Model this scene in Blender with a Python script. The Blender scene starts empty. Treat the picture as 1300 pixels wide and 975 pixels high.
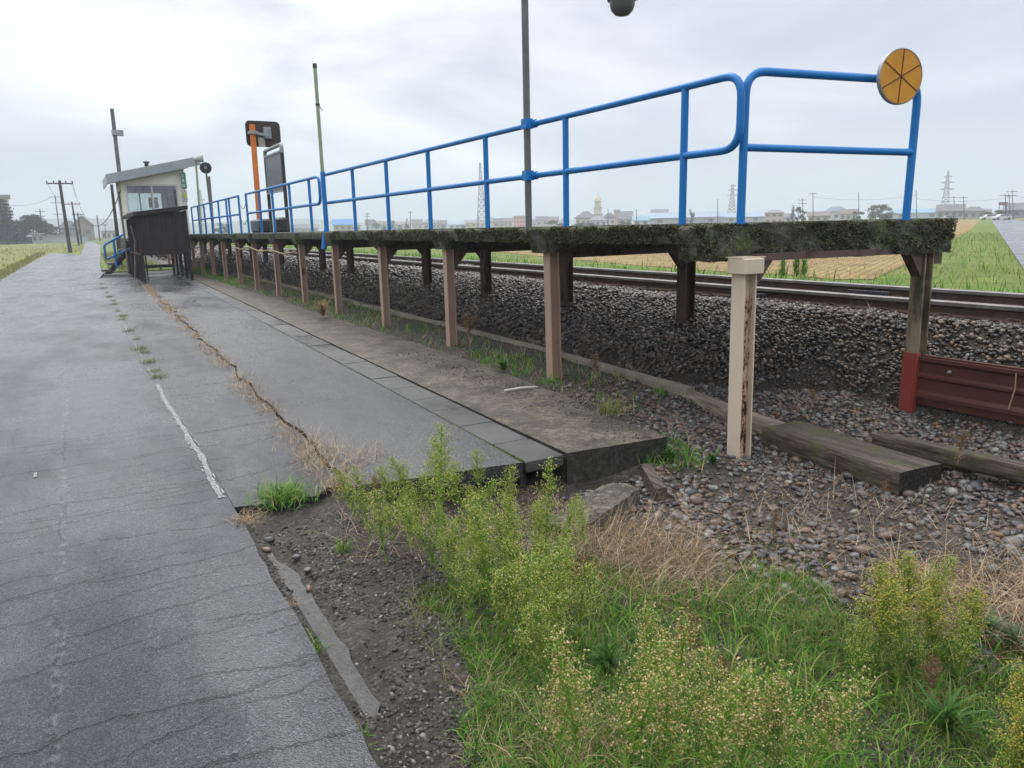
import bpy, math, random
import numpy as np
from mathutils import Vector, Matrix

random.seed(7)
RNG = np.random.default_rng(11)
sc = bpy.context.scene
COL = sc.collection
PI = math.pi

# ------------------------------------------------------------------ camera model
CAM_Z = 1.6
FPX = 950.0
YAW, PITCH, ROLL = math.radians(29.638), math.radians(11.9216), math.radians(1.35)
_f = Vector((math.sin(YAW)*math.cos(PITCH), math.cos(YAW)*math.cos(PITCH), -math.sin(PITCH)))
_r0 = Vector((math.cos(YAW), -math.sin(YAW), 0))
_u0 = _r0.cross(_f)
_rt = _r0*math.cos(ROLL) - _u0*math.sin(ROLL)
_up = _u0*math.cos(ROLL) + _r0*math.sin(ROLL)
EYE = Vector((0, 0, CAM_Z))
def ray(px, py):
    return _f + _rt*((px-650)/FPX) - _up*((py-487.5)/FPX)
def gz(px, py, z=0.0):
    d = ray(px, py); return EYE + d*((z-CAM_Z)/d.z)
def dep(px, py, D):
    return EYE + ray(px, py)*D
def aty(px, py, Y):
    d = ray(px, py); return EYE + d*(Y/d.y)
def atx(px, py, X):
    d = ray(px, py); return EYE + d*(X/d.x)

cd = bpy.data.cameras.new('camera'); cam = bpy.data.objects.new('camera', cd); COL.objects.link(cam)
M = Matrix((( _rt.x, _up.x, -_f.x, 0), (_rt.y, _up.y, -_f.y, 0), (_rt.z, _up.z, -_f.z, CAM_Z), (0, 0, 0, 1)))
cam.matrix_world = M
cd.sensor_fit = 'HORIZONTAL'; cd.sensor_width = 36.0; cd.lens = FPX/1300*36.0
cd.clip_start = 0.05; cd.clip_end = 8000
sc.camera = cam

# ------------------------------------------------------------------ object helpers
WORLD = {}
def link(o, parent=None, loc=(0, 0, 0)):
    COL.objects.link(o)
    if parent is not None:
        o.parent = parent; WORLD[o.name] = WORLD[parent.name]
    else:
        o.location = loc; WORLD[o.name] = Vector(loc)
    return o
def tag(o, label=None, cat=None, group=None, kind=None):
    if label: o['label'] = label
    if cat: o['category'] = cat
    if group: o['group'] = group
    if kind: o['kind'] = kind
    return o
def thing(name, label, cat, loc=(0, 0, 0), group=None):
    o = bpy.data.objects.new(name, None); o.empty_display_size = 0.2
    link(o, None, loc); return tag(o, label, cat, group)
def np_mesh(name, V, Q=None, T=None, smooth=False):
    me = bpy.data.meshes.new(name)
    V = np.asarray(V, dtype=np.float32).reshape(-1, 3)
    parts, starts, n = [], [], 0
    if Q is not None and len(Q):
        Q = np.asarray(Q, dtype=np.int32); parts.append(Q.ravel()); starts.append(np.arange(len(Q))*4); n = len(Q)*4
    if T is not None and len(T):
        T = np.asarray(T, dtype=np.int32); parts.append(T.ravel()); starts.append(n+np.arange(len(T))*3)
    L = np.concatenate(parts).astype(np.int32); S = np.concatenate(starts).astype(np.int32)
    me.vertices.add(len(V)); me.vertices.foreach_set('co', V.ravel())
    me.loops.add(len(L)); me.loops.foreach_set('vertex_index', L)
    me.polygons.add(len(S)); me.polygons.foreach_set('loop_start', S)
    if smooth: me.polygons.foreach_set('use_smooth', np.ones(len(S), dtype=bool))
    me.update(calc_edges=True); me.validate()
    return me
def np_obj(name, V, Q, T, mat, parent=None, smooth=False, mids=None):
    me = np_mesh(name, V, Q, T, smooth)
    for m in (mat if isinstance(mat, (list, tuple)) else [mat]): me.materials.append(m)
    if mids is not None: me.polygons.foreach_set('material_index', np.asarray(mids, dtype=np.int32))
    o = bpy.data.objects.new(name, me)
    link(o, parent)
    if parent is not None:
        b = WORLD[parent.name]
        me.transform(Matrix.Translation(-b))
    return o
def copy_tree(o, loc, rz=0.0, scale=1.0, rot=None):
    r = o.copy(); COL.objects.link(r); r.location = loc; r.rotation_euler = rot if rot else (0, 0, rz); r.scale = (scale,)*3
    WORLD[r.name] = Vector(loc)
    for ch in list(o.children):
        c = ch.copy(); COL.objects.link(c); c.parent = r
        for g in list(ch.children):
            d = g.copy(); COL.objects.link(d); d.parent = c
    return r

class MB:
    def __init__(s): s.v = []; s.f = []
    def add(s, vs, fs):
        b = len(s.v); s.v += [tuple(v) for v in vs]; s.f += [tuple(i+b for i in f) for f in fs]; return s
    def hexa(s, p):   # 8 points: bottom ring 0-3, top ring 4-7
        return s.add(p, [(3,2,1,0),(4,5,6,7),(0,1,5,4),(1,2,6,5),(2,3,7,6),(3,0,4,7)])
    def box(s, c, d, rz=0.0, bev=0.0):
        x, y, z = d[0]/2, d[1]/2, d[2]/2
        ca, sa = math.cos(rz), math.sin(rz)
        def w(a, b, e): return (c[0]+a*ca-b*sa, c[1]+a*sa+b*ca, c[2]+e)
        if bev <= 0:
            return s.hexa([w(-x,-y,-z), w(x,-y,-z), w(x,y,-z), w(-x,y,-z), w(-x,-y,z), w(x,-y,z), w(x,y,z), w(-x,y,z)])
        b = min(bev, x*.45, y*.45, z*.45)
        rings = []
        for (e, i) in ((-z, b), (-z+b, 0), (z-b, 0), (z, b)):
            X, Y = x-i, y-i
            k = b
            rings.append([w(-X+k,-Y,e), w(X-k,-Y,e), w(X,-Y+k,e), w(X,Y-k,e), w(X-k,Y,e), w(-X+k,Y,e), w(-X,Y-k,e), w(-X,-Y+k,e)])
        vs = [v for r in rings for v in r]; fs = []
        for j in range(3):
            for i in range(8):
                fs.append((j*8+i, j*8+(i+1)%8, j*8+8+(i+1)%8, j*8+8+i))
        fs.append(tuple(range(7, -1, -1))); fs.append(tuple(range(24, 32)))
        return s.add(vs, fs)
    def beam(s, p, q, w, h, up=(0, 0, 1)):
        p, q = Vector(p), Vector(q); d = (q-p).normalized(); u = Vector(up)
        if abs(d.dot(u)) > .98: u = Vector((1, 0, 0))
        a = d.cross(u).normalized()*(w/2); b = a.cross(d).normalized()*(h/2)
        return s.hexa([p-a-b, p+a-b, p+a+b, p-a+b, q-a-b, q+a-b, q+a+b, q-a+b])
    def tube(s, path, r, n=10, caps=True):
        path = [Vector(p) for p in path]; m = len(path)
        rr = r if isinstance(r, (list, tuple)) else [r]*m
        b = len(s.v); prev = None
        for i, p in enumerate(path):
            t = ((path[min(i+1, m-1)]-path[max(i-1, 0)])).normalized()
            if prev is None:
                u = Vector((0, 0, 1)) if abs(t.z) < .9 else Vector((1, 0, 0))
                a = t.cross(u).normalized()
            else:
                a = (prev - t*prev.dot(t)).normalized()
            prev = a; c = t.cross(a)
            for k in range(n):
                g = 2*PI*k/n; s.v.append(tuple(p + (a*math.cos(g)+c*math.sin(g))*rr[i]))
        for i in range(m-1):
            for k in range(n):
                s.f.append((b+i*n+k, b+i*n+(k+1)%n, b+(i+1)*n+(k+1)%n, b+(i+1)*n+k))
        if caps:
            s.f.append(tuple(b+k for k in range(n-1, -1, -1))); s.f.append(tuple(b+(m-1)*n+k for k in range(n)))
        return s
    def lathe(s, c, prof, n=20, axis=(0, 0, 1)):
        ax = Vector(axis).normalized(); u = Vector((1, 0, 0)) if abs(ax.x) < .9 else Vector((0, 1, 0))
        a = ax.cross(u).normalized(); d = ax.cross(a); c = Vector(c); b = len(s.v)
        for (r, h) in prof:
            for k in range(n):
                g = 2*PI*k/n; s.v.append(tuple(c + ax*h + (a*math.cos(g)+d*math.sin(g))*max(r, 1e-4)))
        for j in range(len(prof)-1):
            for k in range(n):
                s.f.append((b+j*n+k, b+j*n+(k+1)%n, b+(j+1)*n+(k+1)%n, b+(j+1)*n+k))
        s.f.append(tuple(b+k for k in range(n-1, -1, -1))); s.f.append(tuple(b+(len(prof)-1)*n+k for k in range(n)))
        return s
    def prism(s, poly, off):   # polygon extruded by a vector
        n = len(poly); poly = [Vector(p) for p in poly]; off = Vector(off)
        return s.add(poly+[p+off for p in poly], [tuple(range(n-1, -1, -1)), tuple(range(n, 2*n))] + [(i, (i+1) % n, (i+1) % n+n, i+n) for i in range(n)])
    def build(s, name, mat, parent=None, smooth=False, label=None):
        me = bpy.data.meshes.new(name)
        base = WORLD[parent.name] if parent is not None else Vector((0, 0, 0))
        me.from_pydata([(v[0]-base.x, v[1]-base.y, v[2]-base.z) for v in s.v], [], s.f)
        me.materials.append(mat)
        o = bpy.data.objects.new(name, me); link(o, parent)
        import bmesh
        bm = bmesh.new(); bm.from_mesh(me); bmesh.ops.recalc_face_normals(bm, faces=bm.faces[:]); bm.to_mesh(me); bm.free()
        if smooth:
            for p in me.polygons: p.use_smooth = True
            try: me.set_sharp_from_angle(angle=math.radians(40))
            except Exception: pass
        if label: o['label'] = label
        return o

# ------------------------------------------------------------------ numpy noise
_P = np.random.default_rng(3).random((256, 256))
def vnoise(x, y):
    x = np.asarray(x, float); y = np.asarray(y, float)
    xi = np.floor(x).astype(int); yi = np.floor(y).astype(int); fx = x-xi; fy = y-yi
    fx = fx*fx*(3-2*fx); fy = fy*fy*(3-2*fy)
    g = lambda a, b: _P[a & 255, b & 255]
    return (g(xi, yi)*(1-fx)+g(xi+1, yi)*fx)*(1-fy) + (g(xi, yi+1)*(1-fx)+g(xi+1, yi+1)*fx)*fy
def fbm(x, y, o=4):
    s, a, t = 0, .5, 0
    for i in range(o):
        s = s + a*vnoise(x*2**i+17.3*i, y*2**i+5.1*i); t += a; a *= .5
    return s/t
def sst(x, a, b):
    t = np.clip((np.asarray(x, float)-a)/(b-a), 0, 1); return t*t*(3-2*t)

# ------------------------------------------------------------------ node materials
class NT:
    def __init__(s, name):
        s.m = bpy.data.materials.new(name); s.m.use_nodes = True; s.t = s.m.node_tree; s.t.nodes.clear()
        s.out = s.n('ShaderNodeOutputMaterial'); s.pos = None
    def n(s, typ, **kw):
        nd = s.t.nodes.new(typ)
        for k, v in kw.items(): setattr(nd, k, v)
        return nd
    def l(s, a, b): s.t.links.new(a, b)
    def put(s, sock, v):
        if hasattr(v, 'is_output') or hasattr(v, 'links'): s.l(v, sock)
        else:
            if isinstance(v, (tuple, list)) and len(v) == 3 and sock.type == 'RGBA': v = (*v, 1)
            sock.default_value = v
    def P(s):
        if s.pos is None: s.pos = s.n('ShaderNodeNewGeometry')
        return s.pos.outputs['Position']
    def island(s):
        s.P(); return s.pos.outputs['Random Per Island']
    def math(s, op, a, b=0.0, c=None, clamp=False):
        nd = s.n('ShaderNodeMath', operation=op, use_clamp=clamp); s.put(nd.inputs[0], a); s.put(nd.inputs[1], b)
        if c is not None: s.put(nd.inputs[2], c)
        return nd.outputs[0]
    def vec(s, v=None, scale=(1, 1, 1), loc=(0, 0, 0), rot=(0, 0, 0)):
        nd = s.n('ShaderNodeMapping'); s.l(v or s.P(), nd.inputs['Vector'])
        nd.inputs['Scale'].default_value = scale; nd.inputs['Location'].default_value = loc; nd.inputs['Rotation'].default_value = rot
        return nd.outputs[0]
    def noise(s, scale, detail=4, rough=.55, v=None, dist=0.0):
        nd = s.n('ShaderNodeTexNoise'); s.l(v or s.P(), nd.inputs['Vector'])
        nd.inputs['Scale'].default_value = scale; nd.inputs['Detail'].default_value = detail
        nd.inputs['Roughness'].default_value = rough; nd.inputs['Distortion'].default_value = dist
        return nd.outputs['Fac']
    def voro(s, scale, v=None, feature='F1', out='Distance', rnd=1.0):
        nd = s.n('ShaderNodeTexVoronoi', feature=feature); s.l(v or s.P(), nd.inputs['Vector'])
        nd.inputs['Scale'].default_value = scale; nd.inputs['Randomness'].default_value = rnd
        return nd.outputs[out]
    def ramp(s, fac, stops, interp='LINEAR'):
        nd = s.n('ShaderNodeValToRGB'); cr = nd.color_ramp; cr.interpolation = interp
        while len(cr.elements) < len(stops): cr.elements.new(.5)
        for e, (p, c) in zip(cr.elements, stops):
            e.position = p; e.color = (*c, 1) if isinstance(c, (tuple, list)) else (c, c, c, 1)
        s.put(nd.inputs[0], fac); return nd.outputs[0]
    def rng(s, v, a, b, c=0.0, d=1.0):
        nd = s.n('ShaderNodeMapRange', interpolation_type='SMOOTHSTEP'); s.put(nd.inputs[0], v)
        for i, k in enumerate((a, b, c, d)): nd.inputs[i+1].default_value = k
        return nd.outputs[0]
    def mix(s, f, a, b, mode='MIX'):
        nd = s.n('ShaderNodeMix', data_type='RGBA', blend_type=mode)
        s.put(nd.inputs['Factor'], f)
        ins = [i for i in nd.inputs if i.type == 'RGBA']; s.put(ins[0], a); s.put(ins[1], b)
        return [o for o in nd.outputs if o.type == 'RGBA'][0]
    def bump(s, h, strength=.5, dist=.01, nrm=None):
        nd = s.n('ShaderNodeBump'); s.put(nd.inputs['Height'], h)
        s.put(nd.inputs['Strength'], strength); nd.inputs['Distance'].default_value = dist
        if nrm is not None: s.l(nrm, nd.inputs['Normal'])
        return nd.outputs[0]
    def xyz(s):
        nd = s.n('ShaderNodeSeparateXYZ'); s.l(s.P(), nd.inputs[0]); return nd.outputs
    def bsdf(s, col, rough=.6, metal=0.0, nrm=None, spec=.28, trans=None, tcol=None, sss=None):
        b = s.n('ShaderNodeBsdfPrincipled')
        s.put(b.inputs['Base Color'], col); s.put(b.inputs['Roughness'], rough); s.put(b.inputs['Metallic'], metal)
        s.put(b.inputs['Specular IOR Level'], spec)
        if nrm is not None: s.l(nrm, b.inputs['Normal'])
        o = b.outputs[0]
        if trans is not None:
            t = s.n('ShaderNodeBsdfTranslucent'); s.put(t.inputs['Color'], tcol if tcol is not None else col)
            mx = s.n('ShaderNodeMixShader'); s.put(mx.inputs[0], trans); s.l(o, mx.inputs[1]); s.l(t.outputs[0], mx.inputs[2]); o = mx.outputs[0]
        s.l(o, s.out.inputs['Surface']); return s.m

def flat(name, stops, scale=3, rough=.6, bump=None, metal=0, detail=5, spec=.3, vscale=None):
    t = NT(name); v = t.vec(scale=vscale) if vscale else None
    nz = t.noise(scale, detail, .6, v)
    nr = None
    if bump: nr = t.bump(t.noise(bump[0], 5, .6, v), bump[1], bump[2])
    return t.bsdf(t.ramp(nz, stops), rough, metal, nr, spec)
def island_mat(name, stops, rough=.6, scale=None, trans=None, bump=None, spec=.18, interp='LINEAR', vary=.35):
    t = NT(name); c = t.ramp(t.island(), stops, interp)
    if scale: c = t.mix(vary, c, t.ramp(t.noise(scale, 4), [(.3, .35), (.7, 1.0)]), 'MULTIPLY')
    nr = t.bump(t.noise(bump[0], 4), bump[1], bump[2]) if bump else None
    return t.bsdf(c, rough, 0, nr, spec, trans)
def painted(name, paint, rust=(.10, .035, .015), dark=(.03, .02, .015), amount=.62, rough=.45, scale=6, vscale=(1, 1, .35), soft=.06):
    t = NT(name); v = t.vec(scale=vscale)
    a = t.noise(scale, 8, .65, v); r = t.rng(a, amount, amount+soft)
    p = t.mix(t.noise(3, 5), paint, tuple(c*.78 for c in paint))
    rc = t.mix(t.noise(40, 5), rust, dark)
    c = t.mix(r, p, rc)
    return t.bsdf(c, t.rng(r, 0, 1, rough, .85), 0, t.bump(t.math('ADD', t.math('MULTIPLY', r, -.5), t.math('MULTIPLY', t.noise(60, 4), .3)), .4, .004))
# ------------------------------------------------------------------ materials
def asphalt(name, base=(.060, .063, .070), crack=True, wet=(.16, .52), seam=None, cks=1.0, fine=1.0):
    t = NT(name)
    x, y, z = t.xyz()
    ag = t.voro(150*fine, feature='F1', out='Color'); agd = t.voro(150*fine)
    sep = t.n('ShaderNodeSeparateColor'); t.l(ag, sep.inputs[0])
    st = t.ramp(sep.outputs[0], [(0, .55), (.45, .85), (.8, 1.15), (.97, 1.5), (1.0, 3.2)])
    big = t.noise(.55, 5, .6, t.vec(scale=(1, .35, 1)))
    med = t.noise(5, 6, .65)
    c = t.mix(1.0, t.ramp(big, [(.3, tuple(v*.62 for v in base)), (.7, tuple(v*1.45 for v in base))]), st, 'MULTIPLY')
    c = t.mix(1.0, c, t.ramp(med, [(.25, .75), (.75, 1.2)]), 'MULTIPLY')
    h = t.math('ADD', t.math('MULTIPLY', agd, -.9), t.math('MULTIPLY', t.noise(45*fine, 4), .8))
    if crack:
        # cracks that run across the road, each only part of the way
        lines = None
        for (k, off, lo, wd) in ((1.15, 0.0, .40, .010), (2.3, 7.3, .46, .007), (3.6, 4.7, .50, .006), (.6, 3.1, .36, .008)):
            w = t.math('ADD', t.math('MULTIPLY', y, k*cks), off)
            wob = t.math('ADD', t.math('MULTIPLY', t.noise(.9, 3, .6, t.vec(loc=(off*3, 0, 0), scale=(1, .25, 1))), 1.1*k*.5),
                         t.math('MULTIPLY', t.noise(9, 4, .7), .10*k))
            w = t.math('ADD', w, wob)
            vo = t.n('ShaderNodeTexVoronoi', voronoi_dimensions='1D', feature='DISTANCE_TO_EDGE'); vo.inputs['Scale'].default_value = 1.0
            t.l(w, vo.inputs['W'])
            mask = t.rng(t.noise(.85, 3, .5, t.vec(loc=(0, off, 0), scale=(1, .8, 1))), lo, lo+.10)
            ln = t.math('MULTIPLY', t.rng(vo.outputs['Distance'], wd*.5*k, wd*1.1*k, 1, 0), mask)
            lines = ln if lines is None else t.math('MAXIMUM', lines, ln)
        if seam is not None:
            ds = t.math('ABSOLUTE', t.math('ADD', t.math('SUBTRACT', x, seam), t.math('MULTIPLY', t.math('SUBTRACT', t.noise(3.5, 6, .75), .5), .14)))
            sl = t.math('MULTIPLY', t.rng(ds, .002, .008, 1, 0), t.rng(t.noise(1.1, 2, .5, t.vec(loc=(4, 2, 0))), .42, .52))
            lines = t.math('MAXIMUM', lines, t.math('MULTIPLY', sl, .45))
            crumb = t.math('MULTIPLY', t.rng(ds, .0, .035, 1, 0), t.rng(t.noise(18, 6), .50, .60))
            c = t.mix(t.math('MULTIPLY', crumb, .45), c, (.17, .175, .185))
        c = t.mix(t.math('MULTIPLY', lines, .9), c, (.012, .012, .013))
        h = t.math('SUBTRACT', h, t.math('MULTIPLY', lines, 2.5))
    wr = t.ramp(t.noise(.8, 5, .65, t.vec(scale=(1, .4, 1), loc=(3, 1, 0))), [(.35, wet[0]), (.65, wet[1])])
    return t.bsdf(c, wr, 0, t.bump(h, t.rng(wr, wet[0], wet[1], .40, .9), .006), .36)

def concrete(name, base, dark, moss=None, mamt=.6, rough=.55, scale=2.5, bump=.5, wet=None, bd=.004, speck=False):
    t = NT(name)
    n1 = t.noise(scale, 7, .65); n2 = t.noise(60, 5)
    c = t.ramp(n1, [(.32, dark), (.68, base)])
    c = t.mix(1.0, c, t.ramp(n2, [(.3, .72), (.7, 1.2)]), 'MULTIPLY')
    if speck: c = t.mix(1.0, c, t.ramp(t.noise(24, 9, .78), [(.34, .35), (.5, .9), (.64, 1.9)]), 'MULTIPLY')
    if moss:
        m = t.rng(t.noise(scale*2.2, 8, .7, t.vec(loc=(5, 8, 2))), mamt, mamt+.12)
        c = t.mix(m, c, t.ramp(t.noise(30, 5), [(.3, tuple(v*.5 for v in moss)), (.7, moss)]))
    r = rough if wet is None else t.ramp(t.noise(1.2, 5, .6, t.vec(scale=(1, .5, 1), loc=(9, 0, 0))), [(.35, wet[0]), (.65, wet[1])])
    return t.bsdf(c, r, 0, t.bump(t.math('ADD', n2, t.math('MULTIPLY', t.noise(14, 6, .7), 1.0)), bump, bd))

m_road = asphalt('road_asphalt', base=(.030, .0325, .0385), seam=-.26)
m_patch = asphalt('patch_asphalt', base=(.032, .034, .038), cks=.6, wet=(.10, .5))
m_path = asphalt('path_asphalt', base=(.042, .042, .044), crack=False, wet=(.07, .38), fine=.9)
m_road_far = asphalt('far_road_asphalt', base=(.085, .09, .10), crack=False, wet=(.12, .3))
m_tile = concrete('drain_cover_concrete', (.085, .083, .080), (.045, .045, .042), (.05, .06, .03), .66, wet=(.25, .55))
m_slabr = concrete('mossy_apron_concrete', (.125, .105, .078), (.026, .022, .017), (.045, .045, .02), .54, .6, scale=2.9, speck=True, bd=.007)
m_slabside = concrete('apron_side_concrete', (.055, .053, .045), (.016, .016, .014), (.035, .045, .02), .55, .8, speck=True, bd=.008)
m_conc = concrete('weathered_concrete', (.16, .15, .125), (.08, .075, .06), (.07, .08, .035), .62, .75)
m_gutter = concrete('gutter_concrete', (.038, .037, .036), (.022, .021, .020), None, wet=(.15, .45), bump=.9, scale=9, speck=True)
m_white = flat('worn_white_paint', [(.40, (.055, .057, .062)), (.55, (.20, .20, .205)), (.72, (.32, .32, .32))], 55, .5, (150, .6, .003))

def soil(name, stops, scale=6, stones=True, rough=.8, sc2=55):
    t = NT(name)
    c = t.ramp(t.noise(scale, 8, .68), stops)
    v = t.voro(sc2, out='Color'); sp = t.n('ShaderNodeSeparateColor'); t.l(v, sp.inputs[0])
    if stones: c = t.mix(1.0, c, t.ramp(sp.outputs[0], [(0, .6), (.7, 1.05), (1, 1.7)]), 'MULTIPLY')
    h = t.math('ADD', t.math('MULTIPLY', t.voro(sc2), -1.0), t.math('MULTIPLY', t.noise(20, 8, .7), 1.6))
    return t.bsdf(c, rough, 0, t.bump(h, .9, .014))
m_soil = soil('dark_gravelly_soil', [(.3, (.020, .017, .014)), (.55, (.050, .043, .036)), (.75, (.095, .082, .068))], 5, True, .62)
m_field_far = soil('far_field', [(.35, (.07, .10, .03)), (.65, (.12, .15, .05))], .35, False, .9, 3)

def fieldmat(name, a, b, c3, rowscale=None, rot=0.0, stripe=.35):
    t = NT(name)
    c = t.ramp(t.noise(.8, 8, .7), [(.3, a), (.55, b), (.75, c3)])
    if rowscale:
        w = t.n('ShaderNodeTexWave', wave_type='BANDS'); t.l(t.vec(rot=(0, 0, rot)), w.inputs['Vector'])
        w.inputs['Scale'].default_value = rowscale; w.inputs['Distortion'].default_value = 2.5; w.inputs['Detail'].default_value = 3; w.inputs['Detail Scale'].default_value = 2
        c = t.mix(stripe, c, t.ramp(w.outputs['Fac'], [(.2, .45), (.8, 1.25)]), 'MULTIPLY')
    c = t.mix(1.0, c, t.ramp(t.noise(14, 6, .7), [(.25, .55), (.75, 1.3)]), 'MULTIPLY')
    return t.bsdf(c, .9, 0, t.bump(t.noise(8, 8, .75), .8, .08), .2)
m_stubble = fieldmat('rice_stubble', (.17, .12, .05), (.30, .215, .095), (.36, .27, .13), 1.3, math.radians(62))
m_grassland = fieldmat('grass_ground', (.07, .11, .02), (.14, .19, .04), (.27, .25, .095))
m_dryverge = fieldmat('dry_verge', (.13, .10, .04), (.20, .16, .065), (.15, .17, .05))
m_leftfield = fieldmat('left_field', (.13, .15, .04), (.20, .20, .065), (.26, .21, .09), .12, math.radians(80), .3)

m_blue = painted('blue_pipe_paint', (.011, .17, .48), (.08, .05, .05), (.01, .04, .10), .69, .33, 9, (1, 1, .6))
m_cream = painted('cream_steel_paint', (.56, .46, .355), (.22, .075, .025), (.05, .03, .02), .66, .42, 5, (1, 1, .22), .02)
m_post = painted('weathered_brown_post_paint', (.37, .255, .19), (.13, .06, .035), (.05, .03, .022), .58, .5, 6, (1, 1, .25), .10)
m_darkpost = painted('dark_rusty_steel', (.105, .072, .056), (.085, .040, .022), (.02, .015, .012), .5, .6, 8, (1, 1, .4), .15)
m_rust = painted('rusty_brown_board', (.088, .029, .019), (.06, .022, .014), (.03, .016, .012), .52, .45, 5, (.4, .4, 1), .2)
m_redpaint = painted('dull_red_paint', (.26, .045, .030), (.10, .03, .02), (.04, .02, .02), .6, .5, 6)
m_rail = flat('brown_rail_steel', [(.3, (.035, .022, .017)), (.7, (.085, .05, .038))], 8, .55, (60, .3, .002))
m_railtop = flat('worn_rail_head', [(.3, (.13, .12, .12)), (.7, (.22, .21, .20))], 5, .42, None, .6)
m_darkmetal = flat('dark_metal', [(.3, (.03, .03, .034)), (.7, (.06, .06, .066))], 6, .45, (60, .2, .002), .3)
m_grey_metal = flat('grey_galvanised_metal', [(.3, (.20, .21, .22)), (.7, (.32, .33, .34))], 5, .45, (50, .2, .002), .3)
m_pole_grey = flat('grey_pole_steel', [(.3, (.085, .09, .09)), (.7, (.15, .155, .15))], 4, .5, (40, .3, .002))
m_pole_green = flat('pale_green_pipe', [(.3, (.19, .26, .16)), (.7, (.30, .37, .24))], 5, .5)

def mossmat(name='mossy_black_concrete'):
    t = NT(name)
    a = t.noise(9, 8, .72); g = t.noise(4.2, 6, .65, t.vec(loc=(3, 3, 3)))
    c = t.ramp(a, [(.28, (.014, .014, .013)), (.42, (.048, .047, .041)), (.57, (.10, .098, .08)), (.72, (.22, .21, .18))])
    gm = t.ramp(t.noise(26, 7, .7), [(.3, (.020, .026, .010)), (.5, (.070, .084, .034)), (.72, (.19, .20, .10))])
    c = t.mix(t.rng(g, .49, .60), c, gm)
    h = t.math('ADD', t.noise(30, 8, .75), t.math('MULTIPLY', t.voro(55), -.7))
    return t.bsdf(c, .85, 0, t.bump(h, 1.0, .02), .3)
m_moss = mossmat()
m_mossblade = island_mat('moss_tufts', [(0, (.012, .013, .008)), (.28, (.042, .044, .025)), (.55, (.095, .105, .045)), (.8, (.17, .165, .10)), (1, (.28, .27, .20))], .9, None, .15)
m_timber = None
def woodmat(name, a, b, c3, moss=None, vscale=(18, 1.2, 18)):
    t = NT(name); v = t.vec(scale=vscale)
    g = t.noise(1.6, 8, .75, v); c = t.ramp(g, [(.36, a), (.5, b), (.64, c3)])
    if moss: c = t.mix(t.rng(t.noise(5, 7, .7), .50, .62), c, moss)
    return t.bsdf(c, .75, 0, t.bump(g, .6, .004), .35)
m_timber = woodmat('old_grey_timber', (.05, .040, .030), (.17, .14, .105), (.30, .26, .21))
m_sleeper = woodmat('old_dark_sleeper', (.008, .006, .005), (.050, .038, .028), (.13, .105, .08), (.055, .06, .02), (30, .8, 30))
m_char = flat('charred_end_grain', [(.3, (.006, .005, .005)), (.7, (.03, .026, .022))], 30, .9, (60, .9, .01))
m_dkwood = woodmat('dark_brown_boards', (.012, .008, .008), (.022, .015, .015), (.040, .028, .027), None, (14, 14, .8))

m_ballast = island_mat('wet_ballast_stone', [(0, (.016, .015, .016)), (.3, (.036, .033, .033)), (.55, (.074, .060, .048)), (.75, (.115, .082, .054)), (.9, (.16, .10, .058)), (1, (.22, .20, .17))], .33, 22, None, (70, .35, .004), .6, vary=.5)
m_pebble = island_mat('round_pebble', [(0, (.035, .036, .040)), (.22, (.065, .063, .066)), (.40, (.115, .10, .085)), (.54, (.105, .055, .042)), (.68, (.060, .048, .050)), (.80, (.16, .09, .045)), (.90, (.12, .13, .135)), (1, (.24, .23, .20))], .36, 35, None, (60, .4, .004), .5, vary=.5)
m_chip = island_mat('dark_stone_chip', [(0, (.028, .026, .024)), (.45, (.060, .056, .051)), (.8, (.11, .10, .093)), (1, (.24, .23, .21))], .5, 30, None, (70, .4, .003))
m_grass = island_mat('green_grass_blade', [(0, (.03, .085, .010)), (.35, (.075, .20, .020)), (.68, (.15, .32, .04)), (.84, (.26, .37, .07)), (.92, (.34, .30, .12)), (1, (.42, .34, .19))], .45, None, .45)
m_grass_dull = island_mat('dull_grass_blade', [(0, (.06, .09, .02)), (.4, (.12, .16, .04)), (.7, (.20, .19, .07)), (1, (.30, .23, .11))], .6, None, .3)
m_straw = island_mat('dry_straw_blade', [(0, (.11, .065, .038)), (.35, (.26, .17, .095)), (.7, (.42, .31, .19)), (1, (.58, .48, .34))], .7, None, .25)
m_stalk = island_mat('weed_stalk_and_leaf', [(0, (.09, .19, .022)), (.35, (.17, .33, .04)), (.7, (.26, .41, .07)), (.92, (.34, .40, .10)), (1, (.30, .20, .09))], .5, None, .45)
m_heads = island_mat('seed_heads', [(0, (.25, .36, .045)), (.3, (.40, .48, .085)), (.6, (.56, .57, .16)), (.82, (.68, .62, .30)), (1, (.76, .68, .44))], .7, None, .5)
m_heads_buff = island_mat('buff_seed_heads', [(0, (.24, .32, .06)), (.3, (.42, .42, .12)), (.6, (.62, .52, .24)), (.85, (.72, .58, .34)), (1, (.80, .70, .52))], .7, None, .5)
m_heads_y = island_mat('yellow_seed_heads', [(0, (.28, .34, .05)), (.35, (.44, .46, .09)), (.7, (.60, .53, .14)), (1, (.66, .50, .20))], .7, None, .5)
m_heads_br = island_mat('brown_seed_heads', [(0, (.09, .05, .025)), (.5, (.17, .09, .04)), (1, (.26, .15, .07))], .8, None, .2)

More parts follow.
